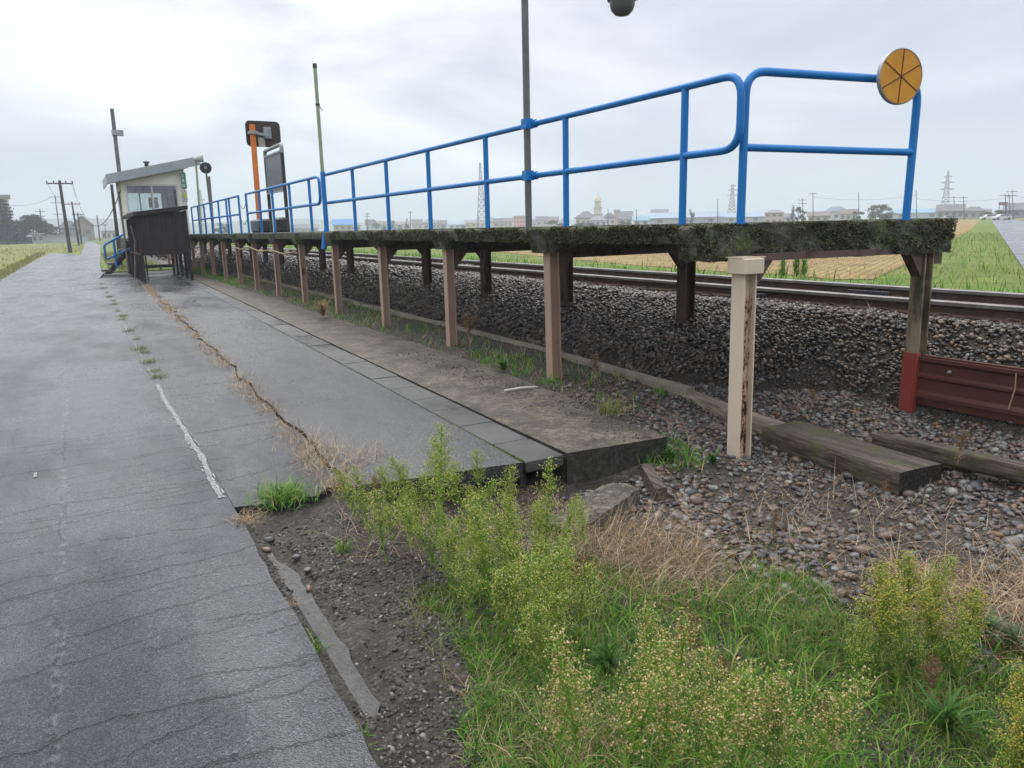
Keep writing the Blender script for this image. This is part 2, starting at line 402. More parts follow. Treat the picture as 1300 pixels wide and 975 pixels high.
# ------------------------------------------------------------------ terrain height
TOE0, SHO0 = 5.15, 6.6
ZB = .655
def hgt(x, y):
    x = np.asarray(x, float); y = np.asarray(y, float)
    near = 1-sst(y, 4.2, 6.2)
    h = -.03 + 0*x
    # hollow beside the end of the apron
    h = h - .15*sst(x, .95, 2.3)*(1-sst(y, 4.3, 6.0))
    h = h - .05*sst(x, .6, .75)*(1-sst(y, 4.0, 4.4))
    h = h + .075*sst(x, 3.0, 3.6)*(1-sst(x, 3.9, 4.4))*sst(y, 3.3, 4.0)*(1-sst(y, 4.3, 6.0))
    h = h + .07*sst(x, 3.4, 4.4)*sst(y, 6, 8)
    # ballast bed
    toe = TOE0 + 1.07*near; sho = SHO0 + .22*near
    t = np.clip((x-toe)/(sho-toe), 0, 1)
    base = .16*sst(x, 4.3, 6.4)*near
    bed = (ZB-.02)*t + .05*np.clip((x-toe)*4, 0, 1)*(1-t)
    h = np.where(x > toe, np.maximum(h+base, bed), h+base)
    far = sst(x, 9.4, 10.6)
    h = h*(1-far) + (.16)*far
    h = h + (fbm(x*2.1, y*2.1)-.5)*.05*sst(x, .7, 1.0) + (fbm(x*9, y*9, 3)-.5)*.02*sst(x, .7, 1.0)
    h = h - .022*((x > .60) & (x < .80) & (y > 2.3) & (y < 3.98))
    h = np.where(x < .60, -.06, h)
    # the apron, its asphalt and the wide road stand on flat ground
    h = np.where((x > .55) & (x < 3.95) & (y > 4.3), np.minimum(h, -.05), h)
    return h

def gridlines(segs):
    out = []
    for a, b, d in segs:
        n = max(1, int(round((b-a)/d))); out += list(np.linspace(a, b, n, endpoint=False))
    return np.array(out + [segs[-1][1]])
gx = gridlines([(-2600, -400, 400), (-400, -60, 60), (-60, -8, 8), (-8, .4, 1.2), (.4, 6.8, .055), (6.8, 11, .15), (11, 30, 2), (30, 200, 15), (200, 2900, 300)])
gy = gridlines([(-300, -20, 60), (-20, -2, 3), (-2, .6, .25), (.6, 7.5, .055), (7.5, 14, .12), (14, 50, .6), (50, 200, 15), (200, 3200, 300)])
XX, YY = np.meshgrid(gx, gy)
ZZ = hgt(XX, YY)
nx, ny = len(gx), len(gy)
idx = np.arange(nx*ny).reshape(ny, nx)
Q = np.stack([idx[:-1, :-1], idx[:-1, 1:], idx[1:, 1:], idx[1:, :-1]], -1).reshape(-1, 4)
# far from the railway the one sheet is grass land instead of soil
cx = (gx[:-1]+gx[1:])/2; cy = (gy[:-1]+gy[1:])/2
CX, CY = np.meshgrid(cx, cy)
mids = ((CX < -8) | (CX > 10.6) | (CY > 60)).astype(int).ravel()
ground = np_obj('ground', np.stack([XX, YY, ZZ], -1), Q, None, [m_soil, m_field_far], None, True, mids)
tag(ground, 'dark gravelly soil and far flat fields around the railway halt', kind='structure')

def sheet(name, poly, z, mat, label, thick=.03):
    mb = MB(); mb.prism([(p[0], p[1], z-thick) for p in poly], (0, 0, thick)); o = mb.build(name, mat)
    return tag(o, label, kind='structure')
def ragged(x0, x1, n, amp, seed, xf):
    return [(xf(y)+(vnoise(y*1.7, seed)-.5)*amp+(vnoise(y*7, seed+3)-.5)*amp*.6, y) for y in np.linspace(x0, x1, n)]
# village road: wide asphalt beside the halt, narrower beyond the field corner
right_edge = ragged(-2.0, 4.3, 160, .022, 2, lambda y: .625-.03*float(sst(-y, -3.2, -1.2))) + [(.63, 4.45), (.66, 12), (.68, 33), (1.0, 38), (1.05, 46), (1.7, 69), (4.0, 152), (5.2, 274), (6.2, 420)]
left_edge = [(4.6, 420), (3.4, 274), (2.08, 194), (.31, 73.5), (-.9, 86), (-2.16, 90.5), (-2.62, 52), (-2.75, 36), (-2.9, 10), (-3.1, -2)]
sheet('road', right_edge+left_edge, .0, m_road, 'wet grey cracked asphalt village road', .06)
# strip of darker asphalt between road and path
pe = ragged(4.35, 33, 200, .10, 9, lambda y: 1.36+(y-4.4)*.022 if y < 30 else 1.9)
sheet('road_shoulder', [(.634, 4.5), (.85, 4.44), (1.1, 4.42)] + [(x-.015, y) for x, y in pe if y > 4.5] + [(.685, 33)], -.002, m_patch, 'darker asphalt strip between road and concrete path', .05)
tx0 = lambda y: 2.50+(y-4.3)*.0285
tx1 = lambda y: 2.82+(y-4.3)*.0285
sl1 = lambda y: 3.66+.33*float(sst(y, 4.1, 7.5))
path_near = [(1.30, 4.42), (1.55, 4.36), (1.9, 4.30), (2.2, 4.27), (2.47, 4.22)]
sheet('footpath', path_near + [(tx0(y)-.018, y) for y in (5, 8, 15, 25, 34)] + list(reversed([(x, y) for x, y in pe if y > 4.5])), .018, m_path, 'wet pale asphalt footpath leading to the shelter', .10)
# line of concrete drain covers with open joints
mb = MB(); y = 4.215; k = 0
while y < 34:
    L = .60 if k % 3 else .50
    a, b = tx0(y), tx1(y); dz = (vnoise(k*3.3, 1.0)-.5)*.014
    mb.box(((a+b)/2, y+L/2, -.02+dz), (b-a-.012, L-.010, .08), -.0285, .006); y += L; k += 1
tag(mb.build('drain_cover_row', m_tile), 'row of concrete drain covers along the path', kind='structure')
# mossy apron on the railway side, with its exposed end face
ap = [(2.83, 4.21), (3.68, 4.13)] + [(sl1(y)+(vnoise(y*3, 4)-.5)*.12, y) for y in np.linspace(4.5, 34, 90)] + [(tx1(34)+.005, 34), (tx1(5)+.005, 5)]
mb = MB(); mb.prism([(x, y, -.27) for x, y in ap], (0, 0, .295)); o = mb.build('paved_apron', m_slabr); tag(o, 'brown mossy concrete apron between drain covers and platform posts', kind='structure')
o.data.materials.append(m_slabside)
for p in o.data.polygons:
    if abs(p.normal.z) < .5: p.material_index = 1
mb = MB(); mb.box((2.15, 4.36, -.09), (.62, .08, .14), -.1, .01); mb.box((2.5, 4.42, -.12), (.05, .3, .12), 0, .005)
tag(mb.build('footpath_edge', m_slabside), 'dark broken concrete edge under the end of the path', kind='structure')
# pale concrete gutter strip at the road's edge
gp = [(.64, 2.2), (.70, 2.25)] + [(.765+(vnoise(y*2.1, 3)-.5)*.02+(vnoise(y*9, 5)-.5)*.02-.06*sst(y, 3.5, 4.0), y) for y in np.linspace(2.35, 3.95, 40)] + [(.64, 4.0)]
mb = MB(); mb.prism([(x, y, -.16) for x, y in gp], (0, 0, .078)); tag(mb.build('gutter', m_gutter), 'pale wet concrete gutter strip beside the road edge', kind='structure')

# worn white edge line: torn pieces of paint
mb = MB()
for (y0, y1, w, seed) in ((4.70, 8.85, .030, 1), (9.3, 10.0, .014, 5), (11.0, 12.6, .012, 7), (14, 17, .012, 8)):
    n = int((y1-y0)/.012)
    for i in range(n):
        ya = y0+(y1-y0)*i/n; yb = ya+(y1-y0)/n*.995
        for (ox, ww) in ((0, 1.0), (.6, .35), (-.75, .3)):
            q = vnoise(ya*6, seed+ox*9)*.6+vnoise(ya*41, seed+3+ox)*.5
            if q < (.10 if ox == 0 else .66): continue
            c_ = .60+(vnoise(ya*1.4, seed)-.5)*.03+ox*w*1.3; h_ = w*ww*(.35+.6*q)
            mb.add([(c_-h_, ya, .004), (c_+h_, ya, .004), (c_+h_, yb, .004), (c_-h_, yb, .004)], [(0, 1, 2, 3)])
for (x, y, a, b) in ((gz(45, 603).x, gz(45, 603).y, .011, .07),):
    mb.add([(x-a, y-b, .004), (x+a, y-b*.9, .004), (x+a*.8, y+b, .004), (x-a*.9, y+b*.8, .004)], [(0, 1, 2, 3)])
tag(mb.build('road_edge_line', m_white), 'worn white paint line along the road edge', kind='structure')

# fields and roads beyond the railway
def far_sheet(name, poly, z, mat, label): return sheet(name, poly, z, mat, label, .05)
rr0 = gz(1300, 343, .2); rr1 = gz(1256.5, 277, .2)
d = (rr1-rr0); d.z = 0; d.normalize(); nrm = Vector((d.y, -d.x, 0))
def rp(s, o): p = rr0+d*s+nrm*o; return (p.x, p.y)
far_sheet('verge', [(9.9, -30), (14, -30), rp(-8, .3), rp(600, .3), rp(600, -60), (11, 420), (9.9, 60)], .19, m_grassland, 'green grassy strip beyond the rails')
far_sheet('field', [tuple(gz(px, py, .2)[:2]) for px, py in ((1108, 355), (1060, 355), (1000, 349), (900, 344), (800, 336), (700, 327), (600, 316), (500, 309), (430, 306.5))] + [(200, 330), rp(240, -2.5), rp(60, -2.2), rp(12, -2.6)], .21, m_stubble, 'golden brown harvested rice field with straw rows')
far_sheet('far_road', [rp(-8, 0), rp(900, 0), rp(900, 5), rp(-8, 5)], .23, m_road_far, 'wet pale straight road beyond the fields at right')
far_sheet('far_verge', [rp(-4, 5.2), rp(900, 5.2), rp(900, 40), rp(12, 40)], .20, m_dryverge, 'grassy verge on the far side of the pale road')
far_sheet('left_field', [(-2.75, -2), (-2.55, 52), (-2.1, 91), (-.85, 87), (.3, 74), (2.0, 194), (1.0, 215), (-170, 240), (-170, -2)], -.01, m_leftfield, 'yellow green rice field left of the road')
far_sheet('right_bank', [(1.06, 38.5), (1.08, 46), (1.75, 69), (4.05, 152), (5.2, 270), (7.0, 270), (5.8, 120), (5.2, 60), (4.0, 38.5)], -.005, m_grassland, 'grassy bank between far road and railway')
# hills
mb = MB()
for (cx_, cy_, w, hh, sd) in ((-60, 1500, 420, 62, 3), (330, 1650, 520, 46, 8), (-420, 1450, 400, 55, 5), (900, 1700, 600, 35, 9)):
    n = 28; prev = None
    for i in range(n+1):
        u = -1+2*i/n; z = .55*hh*max(0, (1-u*u))**1.3*(.7+.6*fbm(i*.35, sd))
        row = [(cx_+u*w, cy_-120, -1), (cx_+u*w, cy_, z), (cx_+u*w, cy_+200, -1)]
        b = len(mb.v); mb.v += row
        if prev is not None: mb.f += [(prev, b, b+1, prev+1), (prev+1, b+1, b+2, prev+2)]
        prev = b
tag(mb.build('hills', flat('far_wooded_hills', [(.3, (.03, .05, .03)), (.7, (.06, .08, .04))], .02, .9), None, True), 'faint wooded hills far beyond the fields', kind='structure')

# ------------------------------------------------------------------ stones
def ico(sub):
    import bmesh
    bm = bmesh.new(); bmesh.ops.create_icosphere(bm, subdivisions=sub, radius=1); bm.verts.ensure_lookup_table()
    V = np.array([v.co[:] for v in bm.verts]); T = np.array([[v.index for v in f.verts] for f in bm.faces]); bm.free(); return V, T
I1, I2 = ico(1), ico(2)
def rotmats(n, rng, flatten=.5):
    a = rng.random(n)*2*PI; b = (rng.random(n)-.5)*flatten*2; c = (rng.random(n)-.5)*flatten*2
    def m(ax, t):
        R = np.zeros((n, 3, 3)); i, j = [(1, 2), (2, 0), (0, 1)][ax]; R[:, ax, ax] = 1
        R[:, i, i] = np.cos(t); R[:, j, j] = np.cos(t); R[:, i, j] = -np.sin(t); R[:, j, i] = np.sin(t); return R
    return m(2, a) @ m(0, b) @ m(1, c)
def stones(P, size, base, rng, jit=.25, flat_=(.8, .55), tilt=.6):
    V0, T0 = base; n = len(P)
    V = np.repeat(V0[None], n, 0)
    V = V*(1+(rng.random((n, len(V0), 1))-.5)*2*jit)
    S = np.stack([np.ones(n), flat_[0]+(rng.random(n)-.5)*.35, flat_[1]+(rng.random(n)-.5)*.3], -1)*np.asarray(size)[:, None]*.5
    V = V*S[:, None, :]
    V = np.einsum('nij,nkj->nki', rotmats(n, rng, tilt), V) + P[:, None, :]
    T = (T0[None]+(np.arange(n)*len(V0))[:, None, None]).reshape(-1, 3)
    return V.reshape(-1, 3), T
def scatter(n, x0, x1, y0, y1, rng, keep=None):
    x = x0+(x1-x0)*rng.random(n); y = y0+(y1-y0)*rng.random(n)
    if keep is not None:
        k = keep(x, y); x, y = x[k], y[k]
    return x, y
rng = np.random.default_rng(21)
# ballast
vs, ts, off = [], [], 0
def isball(x, y):
    near = 1-sst(y, 4.2, 6.2); return (x > TOE0+1.15*near+.02+(vnoise(x*0+y*2.3, 3)-.5)*.3)
for (ya, yb, dens, s0) in ((-1.0, 2.0, 650, .055), (2.0, 8.5, 1500, .041), (8.5, 16, 850, .050), (16, 34, 330, .075), (34, 60, 90, .12)):
    x, y = scatter(int(dens*4.9*(yb-ya)), 5.0, 9.9, ya, yb, rng, isball)
    s = s0*(.5+1.15*rng.random(len(x))**1.3)
    P = np.stack([x, y, hgt(x, y)+s*(.10+.35*rng.random(len(x)))], -1)
    V, T = stones(P, s, I1, rng, .30, (.85, .55), .9)
    vs.append(V); ts.append(T+off); off += len(V)
o = np_obj('track_ballast', np.concatenate(vs), None, np.concatenate(ts), m_ballast); tag(o, 'dark wet crushed stone ballast under the rails', 'ballast', kind='stuff')
# rounder pebbles in front of the near end of the platform
def ispeb(x, y):
    near = 1-sst(y, 4.2, 6.2)
    d = fbm(x*1.3+3, y*1.3)
    inside = (x > 2.75+.25*(vnoise(y*3, 8)-.5)+np.clip(2.5-y, 0, 2)*.25) & (x < TOE0+1.3*near) & (rng.random(len(x)) < sst(d, .28, .5)+.25)
    under = (x < 3.75) & (y > 4.05)
    gone = sst(y, 4.6, 6.5) > rng.random(len(x))*1.05
    return inside & ~under & ~gone
x, y = scatter(26000, 2.5, 6.7, .6, 6.3, rng, ispeb)
s = .016+.050*rng.random(len(x))**2.2
P = np.stack([x, y, hgt(x, y)+s*.15], -1)
V, T = stones(P, s, I2, rng, .15, (.8, .58), .5)
x2, y2 = scatter(130, 2.9, 5.6, 1.2, 4.2, rng, ispeb); s2 = .055+.06*rng.random(len(x2))
V2, T2 = stones(np.stack([x2, y2, hgt(x2, y2)+s2*.12], -1), s2, I2, rng, .10, (.8, .55), .4)
o = np_obj('gravel', np.concatenate([V, V2]), None, np.concatenate([T, T2+len(V)]), m_pebble, None, True); tag(o, 'mixed grey and brown rounded gravel in front of the platform end', 'gravel', kind='stuff')
# dark chips on the soil beside the road and under the platform
def ischip(x, y):
    a = (y < 4.15) & (x > .68) & (x < 2.6+.3*(vnoise(y*3, 3)-.5)); b = (y > 4.5) & (x > 3.75) & (x < 5.2)
    return (a | b) & (rng.random(len(x)) < .25+.9*sst(fbm(x*2.5, y*2.5), .35, .6))
x, y = scatter(46000, .64, 5.2, .8, 12, rng, ischip)
gsel = (x < .86) & (y > 2.3) & (y < 4.0) & (rng.random(len(x)) < .8)
x, y = x[~gsel], y[~gsel]
s = .006+.024*rng.random(len(x))**3
xn, yn = scatter(42000, .64, 2.7, .9, 4.25, rng, lambda a, b: (rng.random(len(a)) < .12+1.1*sst(fbm(a*2.2+4, b*2.2), .34, .6)) & ~((a < .82) & (b > 2.3) & (b < 3.9) & (rng.random(len(a)) < .55)))
x, y = np.concatenate([x, xn]), np.concatenate([y, yn]); s = np.concatenate([s, .0045+.022*rng.random(len(xn))**3.2])
xa_, ya_ = scatter(2600, 2.95, 3.75, 4.2, 9, rng, lambda a, b: rng.random(len(a)) < sst(a+.3*fbm(a*3, b*3), 3.35, 3.85)); sa_ = .005+.016*rng.random(len(xa_))**2
zz_ = np.concatenate([hgt(x, y)+s*.06, .026+sa_*.2]); x, y, s = np.concatenate([x, xa_]), np.concatenate([y, ya_]), np.concatenate([s, sa_])
V, T = stones(np.stack([x, y, zz_], -1), s, I1, rng, .33, (.8, .5), .8)
o = np_obj('stone_chips', V, None, T, m_chip); tag(o, 'small dark stone chips strewn over the soil beside the road', 'stone chips', kind='stuff')
# ------------------------------------------------------------------ platform
DZ = 1.575
def rough_block(name, c8, cell, amp, mat, parent, freq=6.0, label=None):
    c8 = [np.array(c, float) for c in c8]   # bottom 0-3 ccw, top 4-7
    faces = [(0, 1, 5, 4), (1, 2, 6, 5), (2, 3, 7, 6), (3, 0, 4, 7), (4, 5, 6, 7), (3, 2, 1, 0)]
    V, Q, off = [], [], 0
    for f in faces:
        a, b, c, d_ = [c8[i] for i in f]
        n = max(1, int(np.linalg.norm(b-a)/cell)); m = max(1, int(np.linalg.norm(d_-a)/cell))
        if f == (3, 2, 1, 0): n, m = max(2, n//6), max(2, m//6)
        u, v = np.meshgrid(np.linspace(0, 1, n+1), np.linspace(0, 1, m+1))
        u = u[..., None]; v = v[..., None]
        G = a*(1-u)*(1-v)+b*u*(1-v)+c*u*v+d_*(1-u)*v
        i = np.arange((n+1)*(m+1)).reshape(m+1, n+1)
        V.append(G.reshape(-1, 3)); Q.append(np.stack([i[:-1, :-1], i[:-1, 1:], i[1:, 1:], i[1:, :-1]], -1).reshape(-1, 4)+off); off += G.size//3
    V = np.concatenate(V); Q = np.concatenate(Q)
    x, y, z = V.T
    q = [(fbm(x*freq+z*freq*1.3+k*7, y*freq-z*freq*.9+k*3, 4)-.5)*2*amp + (fbm(x*freq*5+z*freq*4+k, y*freq*5+z*freq*3, 2)-.5)*amp*.9 for k in range(3)]
    # rounded worn edges: pull towards the centre near the corners
    cc = V.mean(0); lo, hi = V.min(0), V.max(0)
    e = np.minimum((V-lo), (hi-V))
    near = np.sort(e, 1)[:, 1]; pull = np.clip(1-near/.05, 0, 1)**2*.016
    dirv = np.sign(cc-V)
    V = V + np.stack(q, -1)*np.array([1, 1, .7]) + dirv*pull[:, None]*np.array([1, 1, 1])
    o = np_obj(name, V, Q, None, mat, parent, True)
    if label: o['label'] = label
    return o
def blades(P, h, w, rng, lean=.5, curl=.6, segs=3, az=None, up=None):
    n = len(P); h = np.asarray(h); w = np.asarray(w)
    a = rng.random(n)*2*PI if az is None else az
    l = lean*(.2+rng.random(n)); c = curl*(.3+rng.random(n))
    dirx, diry = np.cos(a), np.sin(a); sx, sy = -diry, dirx
    rows = []
    px = np.zeros(n); pz = np.zeros(n); ang = l*.6
    for k in range(segs+1):
        t = k/segs; ww = w*.5*(1-t**1.6)*(.75+.5*min(1, t*3) if t < .33 else 1.0)
        cx_ = P[:, 0]+dirx*px; cy_ = P[:, 1]+diry*px; cz = P[:, 2]+pz
        if k < segs:
            rows.append(np.stack([cx_-sx*ww, cy_-sy*ww, cz], -1)); rows.append(np.stack([cx_+sx*ww, cy_+sy*ww, cz], -1))
        else: rows.append(np.stack([cx_, cy_, cz], -1))
        st = h/segs; px = px+np.sin(ang)*st; pz = pz+np.cos(ang)*st; ang = ang+c*(1.0/segs)*1.6
    V = np.stack(rows, 1); m = V.shape[1]
    base = (np.arange(n)*m)[:, None]
    Qs = [base+np.array([[2*k, 2*k+1, 2*k+3, 2*k+2]]) for k in range(segs-1)]
    Tt = base+np.array([[2*segs-2, 2*segs-1, 2*segs]])
    return V.reshape(-1, 3), (np.concatenate(Qs) if Qs else None), Tt
def blade_obj(name, lst, mat, parent=None):
    V, Q, T, off = [], [], [], 0
    for v, q, t in lst:
        V.append(v); T.append(t+off)
        if q is not None: Q.append(q+off)
        off += len(v)
    return np_obj(name, np.concatenate(V), np.concatenate(Q) if Q else None, np.concatenate(T), mat, parent)

plat = thing('platform', 'long raised railway platform with mossy concrete deck on two rows of brown steel posts', 'platform', (5.2, 4.2, 0))
BENT = [4.05, 6.62, 9.12, 11.6, 14.15, 16.6, 19.05, 21.6, 24.1, 26.6, 29.1, 31.6, 34.1, 36.6, 39.1, 41.6, 44.1]
XL, XR = 4.17, 6.36
rngm = np.random.default_rng(5)
def moss_on(parent, A, B, C, D, n, hs, rng):   # tufts over a quad patch, pointing out of it
    A, B, C, D = [np.array(v, float) for v in (A, B, C, D)]
    u = rng.random((n, 1)); v = rng.random((n, 1))**1.0
    P = A*(1-u)*(1-v)+B*u*(1-v)+C*u*v+D*(1-u)*v
    k = fbm((P[:, 0]+P[:, 1])*4, P[:, 2]*6+P[:, 0]*2) > .40
    P = P[k]; n = len(P)
    N = np.cross(B-A, D-A); N /= np.linalg.norm(N)
    h = hs*(.4+1.2*rng.random(n)**1.5); w = .003+.007*rng.random(n)
    r = (rng.random((n, 3))-.5)*1.5; dv = N+r; dv /= np.linalg.norm(dv, axis=1)[:, None]
    s = np.cross(dv, rng.random((n, 3))-.5); s /= np.linalg.norm(s, axis=1)[:, None]
    V = np.stack([P-s*w[:, None]-dv*.004, P+s*w[:, None]-dv*.004, P+dv*h[:, None]], 1).reshape(-1, 3)
    return V, None, np.arange(len(V)).reshape(-1, 3)
t = NT('rust_streaked_cream_post'); x_, y_, z_ = t.xyz()
v_ = t.vec(scale=(1, 1, .3)); nn = t.math('ADD', t.math('MULTIPLY', t.noise(14, 8, .7, v_), .55), t.math('MULTIPLY', t.noise(60, 5, .7, t.vec(scale=(1, 1, .6))), .25))
strip = t.math('MULTIPLY', t.rng(x_, 4.272, 4.278), t.math('MAXIMUM', t.rng(x_, 4.30, 4.33, 1, 0), t.rng(y_, 4.003, 4.018))); hi_ = t.rng(z_, .95, 1.15, 1, 0)
nn = t.math('ADD', nn, t.math('MULTIPLY', t.math('MULTIPLY', strip, hi_), .115)); rr0_ = t.rng(nn, .535, .56); halo = t.rng(nn, .46, .55)
cc_ = t.mix(t.noise(4, 5), (.60, .50, .39), (.50, .40, .31)); cc_ = t.mix(t.math('MULTIPLY', halo, .6), cc_, (.42, .22, .10)); cc_ = t.mix(rr0_, cc_, t.mix(t.noise(50, 5), (.10, .035, .016), (.028, .018, .014)))
m_nearpost = t.bsdf(cc_, t.rng(rr0_, 0, 1, .42, .9), 0, t.bump(t.math('ADD', rr0_, t.math('MULTIPLY', t.noise(80, 4), .3)), .5, .004))
# end beam (skewed) and cap beams
FL, FR = (4.07, 4.17), (6.43, 3.70)
for i, Y in enumerate(BENT):
    cell = .018 if i < 2 else (.03 if i < 5 else .08)
    amp = .011 if i < 5 else .008
    zb = 1.302 if i == 0 else 1.322
    if i == 0:
        c8 = [(FL[0]+.05, FL[1]+.01, zb), (FR[0]-.03, FR[1]+.01, zb-.005), (FR[0]-.03, FR[1]+.36, zb), (FL[0]+.05, FL[1]+.34, zb),
              (FL[0], FL[1], DZ), (FR[0], FR[1], DZ), (FR[0], FR[1]+.38, DZ), (FL[0], FL[1]+.36, DZ)]
        cb = rough_block('end_beam', c8, .014, .018, m_moss, plat)
        bl = [moss_on(cb, c8[0], c8[1], c8[5], c8[4], 13000, .016, rngm), moss_on(cb, c8[3], c8[0], c8[4], c8[7], 2600, .017, rngm),
              moss_on(cb, c8[4], c8[5], c8[6], c8[7], 5000, .009, rngm)]
        mo = blade_obj('moss', bl, m_mossblade); mo.data.transform(Matrix.Translation(-WORLD[plat.name])); mo.parent = cb
    else:
        xl = 4.10-.02*(i % 2)
        c8 = [(xl+.06, Y-.13, zb), (6.38, Y-.13, zb), (6.38, Y+.17, zb), (xl+.06, Y+.17, zb), (xl, Y-.15, DZ-.004), (6.40, Y-.15, DZ-.004), (6.40, Y+.19, DZ-.004), (xl, Y+.19, DZ-.004)]
        cb = rough_block('cap_beam', c8, cell, amp, m_moss, plat)
        if i < 4:
            bl = [moss_on(cb, c8[3], c8[0], c8[4], c8[7], 1500, .011, rngm), moss_on(cb, c8[0], c8[1], c8[5], c8[4], 1500, .010, rngm)]
            mo = blade_obj('moss', bl, m_mossblade); mo.data.transform(Matrix.Translation(-WORLD[plat.name])); mo.parent = cb
    if i+1 < len(BENT):
        y0 = (Y+.50 if i == 0 else Y+.195); y1 = BENT[i+1]-.155
        xo = (.0, .02, -.01, .015)[i % 4]
        yy0 = y0
        c8 = [(XL+xo+.025, yy0, 1.425), (XR, y0-(.38 if i == 0 else 0), 1.425), (XR, y1, 1.425), (XL+xo+.025, y1, 1.425), (XL+xo, yy0, DZ+.002), (XR, y0-(.38 if i == 0 else 0), DZ+.002), (XR, y1, DZ+.002), (XL+xo, y1, DZ+.002)]
        sl = rough_block('deck_slab', c8, .022 if i < 2 else (.04 if i < 5 else .1), amp, m_moss, plat)
        if i < 4:
            n = (9000, 7000, 4000, 3000)[i]
            bl = [moss_on(sl, c8[3], c8[0], c8[4], c8[7], n, .017, rngm), moss_on(sl, (XL+xo, yy0, DZ+.002), (XL+xo+.5, yy0, DZ+.002), (XL+xo+.5, y1, DZ+.002), (XL+xo, y1, DZ+.002), n//2, .010, rngm)]
            mo = blade_obj('moss', bl, m_mossblade); mo.data.transform(Matrix.Translation(-WORLD[plat.name])); mo.parent = sl
def hpost(mb, x, y, z0, z1, w=.15, lean=(0, 0)):
    def pl(cx_, cy_, sx, sy):
        p = []
        for z in (z0, z1):
            k = (z-z0)/(z1-z0)-1
            for (a, b) in ((-1, -1), (1, -1), (1, 1), (-1, 1)):
                p.append((cx_+a*sx/2+lean[0]*k, cy_+b*sy/2+lean[1]*k, z))
        mb.hexa(p)
    t = .013
    pl(x-w/2+t/2, y, t, w); pl(x+w/2-t/2, y, t, w); pl(x, y, w-2*t, .012)
for i, Y in enumerate(BENT):
    g = float(hgt(4.25, Y)); xn = 4.25
    if i == 0:
        mb = MB(); hpost(mb, 4.335, 4.05, -.40, 1.215, .128, (.0, .02)); mb.box((4.325, 4.03, 1.268), (.19, .19, .115), 0, .006)
        mb.box((4.35, 4.06, 1.331), (.24, .17, .010))
        mb.build('post', m_nearpost, plat, label='pale cream platform post with a strip of rust')
        xf, yf = 6.24, 3.85
    else:
        mb = MB(); hpost(mb, xn, Y-.03, g-.25, 1.335, .112+.006*(i == 1), ((vnoise(i*3.1, 1)-.5)*.05, (vnoise(i*2.3, 4)-.5)*.06))
        mb.build('post', m_post, plat)
        xf, yf = 6.12, Y-.02
    gf = float(hgt(xf, yf))
    mb = MB(); hpost(mb, xf, yf, gf-.25, 1.335, .15 if i else .12, ((-.03 if i == 0 else 0), 0)); mb.build('post', m_darkpost if i else painted('mossy_cream_post', (.30, .235, .16), (.07, .08, .03), (.04, .03, .02), .45, .5, 5, (1, 1, .3), .2), plat, label='grey brown rear platform post')
    # cross beam and haunch brackets
    xa = (4.335 if i == 0 else xn)+.078; ya = 4.05 if i == 0 else Y-.03
    mb = MB(); zc_, hc_ = (1.325, .05) if i == 0 else (1.297, .07); mb.beam((xa, ya, zc_), (xf-.078, yf, zc_), .10, hc_); mb.build('cross_beam', m_darkpost, plat)
    for (x0, y0, s) in ((xa, ya, 1), (xf-.078, yf, -1)):
        mb = MB(); mb.prism([(x0, y0-.045, zc_-hc_/2-.002), (x0+s*.17, y0-.045, zc_-hc_/2-.002), (x0, y0-.045, zc_-hc_/2-.20)], (0, .09, 0)); mb.build('bracket', m_darkpost, plat)
    if i == 0:
        mb = MB(); mb.prism([(xf+.078, yf-.045, 1.33), (xf+.2, yf-.045, 1.33), (xf+.2, yf-.045, 1.2), (xf+.078, yf-.045, 1.2)], (0, .09, 0)); mb.build('bracket', m_darkpost, plat)

# ------------------------------------------------------------------ blue pipe railings
def rounded(pts, r, n=6):
    pts = [Vector(p) for p in pts]; out = [pts[0]]
    for a, b, c in zip(pts, pts[1:], pts[2:]):
        u = (a-b).normalized(); v = (c-b).normalized(); rr = min(r, (a-b).length*.48, (c-b).length*.48)
        p, q = b+u*rr, b+v*rr
        for k in range(n+1):
            t = k/n; out.append(p*(1-t)**2+b*2*t*(1-t)+q*t*t)
    out.append(pts[-1]); return out
RX = 4.30; RT, RM = 2.635, 2.115; PR = .030
def panel(label, y0, y1, posts, loop0, loop1, mid_ext=0):
    o = thing('handrail', label, 'handrail', (RX, y0, DZ), 'blue pipe railings on the platform')
    # rail top and middle as one bent pipe
    pts = []
    if loop1: pts += [(RX, (y0+y1)/2, RM), (RX, y1, RM), (RX, y1, RT)]
    else: pts += [(RX, y1-.02, RT)]
    if loop0: pts += [(RX, y0, RT), (RX, y0, RM), (RX, (y0+y1)/2 if loop1 else y1-.02, RM)]
    else: pts += [(RX, y0+.02, RT)]
    mb = MB(); mb.tube(rounded(pts, .17), PR, 12); mb.build('bent_rail', m_blue, o, True)
    if not (loop0 or loop1): pass
    if not loop0:
        mb = MB(); mb.tube([(RX, y0, RM), (RX, (y0+y1)/2 if loop1 else y1, RM)], PR, 10); mb.build('middle_rail', m_blue, o, True)
    for y in posts:
        top = RT-PR*.5
        if not loop0 and abs(y-y0) < .01 or not loop1 and abs(y-y1) < .01: top = RT+PR*.8
        mb = MB(); mb.tube([(RX, y, DZ-.02), (RX, y, top)], PR*1.02, 12); mb.box((RX, y, DZ+.004), (.085, .085, .012)); mb.build('post', m_blue, o, True)
    return o
panel('long blue pipe railing nearest the camera, its rounded end touching the end railing', 4.115, 14.72, [4.70, 6.38, 8.05, 9.72, 11.32, 12.95, 14.72], True, False)
panel('blue pipe railing panel in the middle, beside the green pipe', 15.0, 22.3, [15.75, 17.4, 19.1, 20.6, 22.3], True, False)
